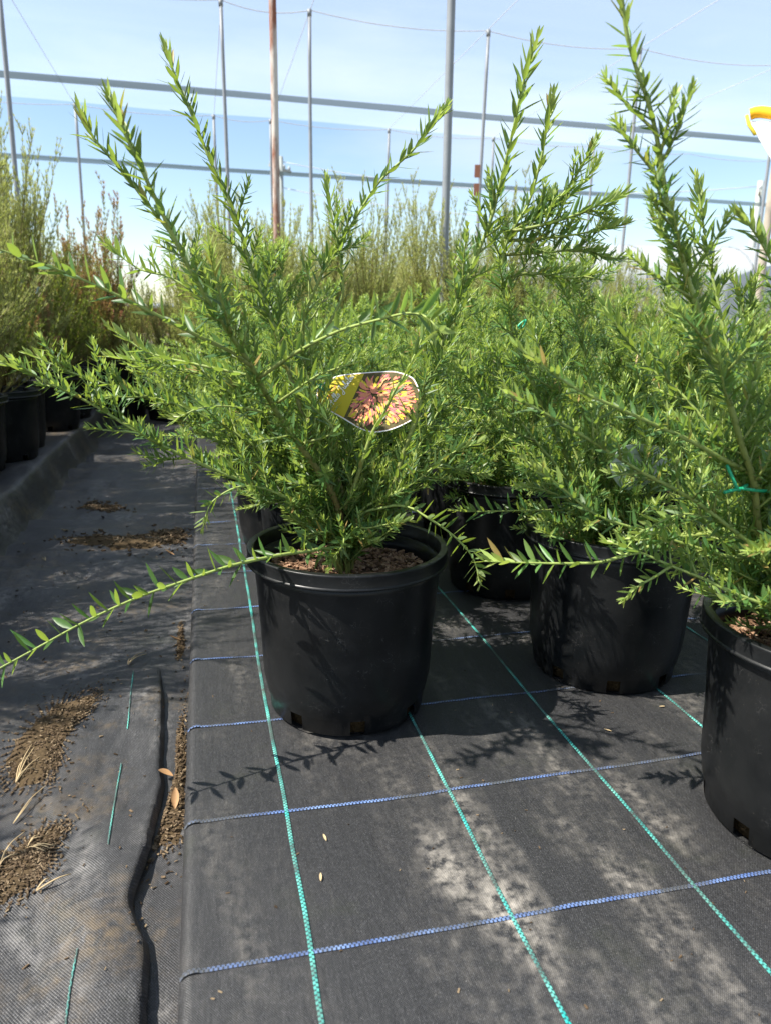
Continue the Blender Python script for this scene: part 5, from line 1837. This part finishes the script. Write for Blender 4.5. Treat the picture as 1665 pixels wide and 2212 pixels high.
dry_leaf((378, 1735), 0.026, 0.011, 0.2, 0.5, 'pale curled leaf standing in the grit beside the bed edge')
dry_leaf((374, 1665), 0.022, 0.012, 1.6, 0.1, 'flat reddish leaf in the grit strip beside the bed edge')
dry_leaf((378, 1208), 0.030, 0.009, 1.3, 0.1, 'orange leaf on the far path touching the bed edge')
dry_leaf((392, 1375), 0.026, 0.006, 1.9, 0.2, 'small tan leaf by the bed edge behind the low branch')
dry_leaf((100, 1215), 0.03, 0.008, 0.7, 0.1, 'pale sliver of bark on the shaded path', 'straw', 0.05)
p = bed(0.60, 1.005)
for (x, y, lab, rz) in ((1435, 1525, 'small tan leaf on the bed between the two right pots', 1.9), (705, 1812, 'tiny pale leaf on the bed left of centre', 0.4), (693, 1900, 'thin pale sliver on the bed near the first green thread', 0.1), (1320, 1577, 'thin grey sliver on the bed in front of the shaded pot', 1.2)):
    g_ = ground(x, y, 0.001)
    tv, tq = leaf_template([0, 0.3, 0.6, 0.85, 1.0], [0.3, 0.9, 1.0, 0.6, 0.1], 0.4, 0.1)
    V = np.stack([tv[:, 0] * 0.003, tv[:, 1] * 0.011, tv[:, 2] * 0.003 + tv[:, 3] * 0.011 + 0.001], 1)
    link('fallen_leaf', np_mesh('fallen_leaf', V, tq), 'straw', None, lab, 'fallen leaf', 'fallen leaves on the bed', loc=(g_[0], g_[1], bed_h(*to_bed(g_)[:2]) + 0.001), rot=(0, 0, rz))

# ------------------------------------------------------------------ far background
def far_pole(x, Y, top_y, r, label):
    g_ = at(x, 690, Y)
    top = at(x, top_y, Y)[2]
    root = link('utility_pole', None, None, None, label, 'utility pole', 'utility poles', loc=(g_[0], g_[1], -0.13))
    A = Acc()
    A.tube([(0, 0, 0), (0, 0, top * 0.5), (0, 0, top + 0.13)], [r, r * 0.9, r * 0.75], 10)
    link('shaft', A.mesh('pole_shaft'), 'pole', root)
    A = Acc()
    A.box((0, 0, top - 0.5), (1.1, 0.06, 0.07), None)
    ca = link('crossarm', A.mesh('crossarm', False), 'pole', root)
    for dx in (-0.95, -0.4, 0.4, 0.95):
        A = Acc()
        A.tube([(dx, 0, top - 0.43), (dx, 0, top - 0.34), (dx, 0, top - 0.22)], [0.05, 0.09, 0.04], 8)
        link('insulator', A.mesh('insulator'), 'film', ca)
    root.rotation_euler = (0, 0, 1.15)
    return (g_[0], g_[1], top)


t1 = far_pole(611, 45, 338, 0.22, 'pale utility pole just right of the rust-streaked post')
t2 = far_pole(1602, 42, 390, 0.20, 'pale utility pole far behind the right-edge plant')
for dz, lab in ((-0.25, 'upper'), (-1.6, 'lower')):
    A = Acc()
    pts = []
    for t in np.linspace(0, 1, 24):
        pts.append((t1[0] + (t2[0] - t1[0]) * t, t1[1] + (t2[1] - t1[1]) * t, t1[2] + (t2[2] - t1[2]) * t + dz - 0.9 * 4 * t * (1 - t)))
    A.tube(pts, 0.02, 4)
    link('power_line', A.mesh('power_line'), 'wire', None, lab + ' power line slung between the two utility poles', 'power line', 'power lines')

# white film tunnel house
gh = at(1290, 690, 26)
root = link('film_tunnel', None, None, None, 'white plastic film tunnel house beyond the plants right of centre', 'tunnel house', loc=(gh[0], gh[1], -0.13))
V, Q = [], []
nseg = 16
for x in (-2.6, 5.5):
    for k in range(nseg + 1):
        a = math.pi * k / nseg
        V.append([x, -2.6 * math.cos(a), 1.9 + 1.3 * math.sin(a)])
    V.append([x, -2.6, 0])
    V.append([x, 2.6, 0])
m_ = nseg + 3
Q = [[k, k + 1, m_ + k + 1, m_ + k] for k in range(nseg)] + [[nseg + 1, 0, m_, m_ + nseg + 1], [nseg, nseg + 2, m_ + nseg + 2, m_ + nseg]]
link('film_cover', np_mesh('film_cover', V, Q), 'film', root)
T3 = [[0, k, k + 1] for k in range(1, nseg)] + [[nseg + 1, 0, nseg], [nseg + 1, nseg, nseg + 2]]
link('end_wall', np_mesh('end_wall', V[:m_], None, T3), 'film', root)
for k, x in enumerate(np.linspace(-2.6, 5.5, 6)):
    A = Acc()
    A.tube([(x, -2.62, 0), (x, -2.62, 1.9)] + [(x, -2.62 * math.cos(math.pi * j / 12), 1.92 + 1.3 * math.sin(math.pi * j / 12)) for j in range(1, 13)], 0.03, 6)
    link('hoop', A.mesh('hoop'), 'galv', root)

# low red-brown shed seen at the end of the path and another at right
for (x, Y, w, h, lab) in ((315, 30, 1.6, 1.0, 'low red-brown shed wall at the end of the path'), (1290, 17, 1.2, 0.95, 'low brown wall glimpsed under the tunnel house')):
    g_ = at(x, 690, Y)
    root = link('low_shed', None, None, None, lab, 'shed', 'low sheds far behind', loc=(g_[0], g_[1], -0.13))
    A = Acc()
    A.box((0, 0, h / 2), (w, 1.0, h / 2))
    link('wall', A.mesh('shed_wall', False), 'brick_red', root)
    A = Acc()
    A.box((0, 0, h + 0.05), (w + 0.15, 1.15, 0.04), Matrix.Rotation(0.06, 3, 'X'))
    link('roof', A.mesh('shed_roof', False), 'galv', root)

# far tree line: clumps of leaf cards
def far_trees():
    L = Leaves()
    rng = random.Random(44)
    for k in range(90):
        az = math.radians(rng.uniform(-42, 42))
        dd = rng.uniform(75, 110)
        cx_, cy_ = dd * math.sin(az), dd * math.cos(az)
        hh = rng.uniform(1.8, 4.2)
        wv = rng.uniform(2.0, 5.0)
        for _ in range(170):
            a = rng.uniform(0, 6.28)
            rr2 = math.sqrt(rng.random())
            zz = rng.random()
            e = math.sqrt(max(0.05, 1 - (zz * 1.0) ** 2))
            pos = (cx_ + wv * rr2 * e * math.cos(a), cy_ + wv * rr2 * e * math.sin(a), -0.1 + hh * zz)
            d = [rng.uniform(-1, 1), rng.uniform(-1, 1), rng.uniform(-0.2, 1)]
            L.rec.append([*pos, *d, rng.uniform(-1, 1), rng.uniform(-1, 1), 1.0, rng.uniform(0.4, 0.9), rng.uniform(0.25, 0.5), rng.uniform(0, 0.5), rng.random(), 0])
    return Leaves.mesh('far_tree_line', L.arr(), FLAT)


link('far_tree_line', far_trees(), 'needle', kind='stuff', label='hazy low line of trees on the horizon')
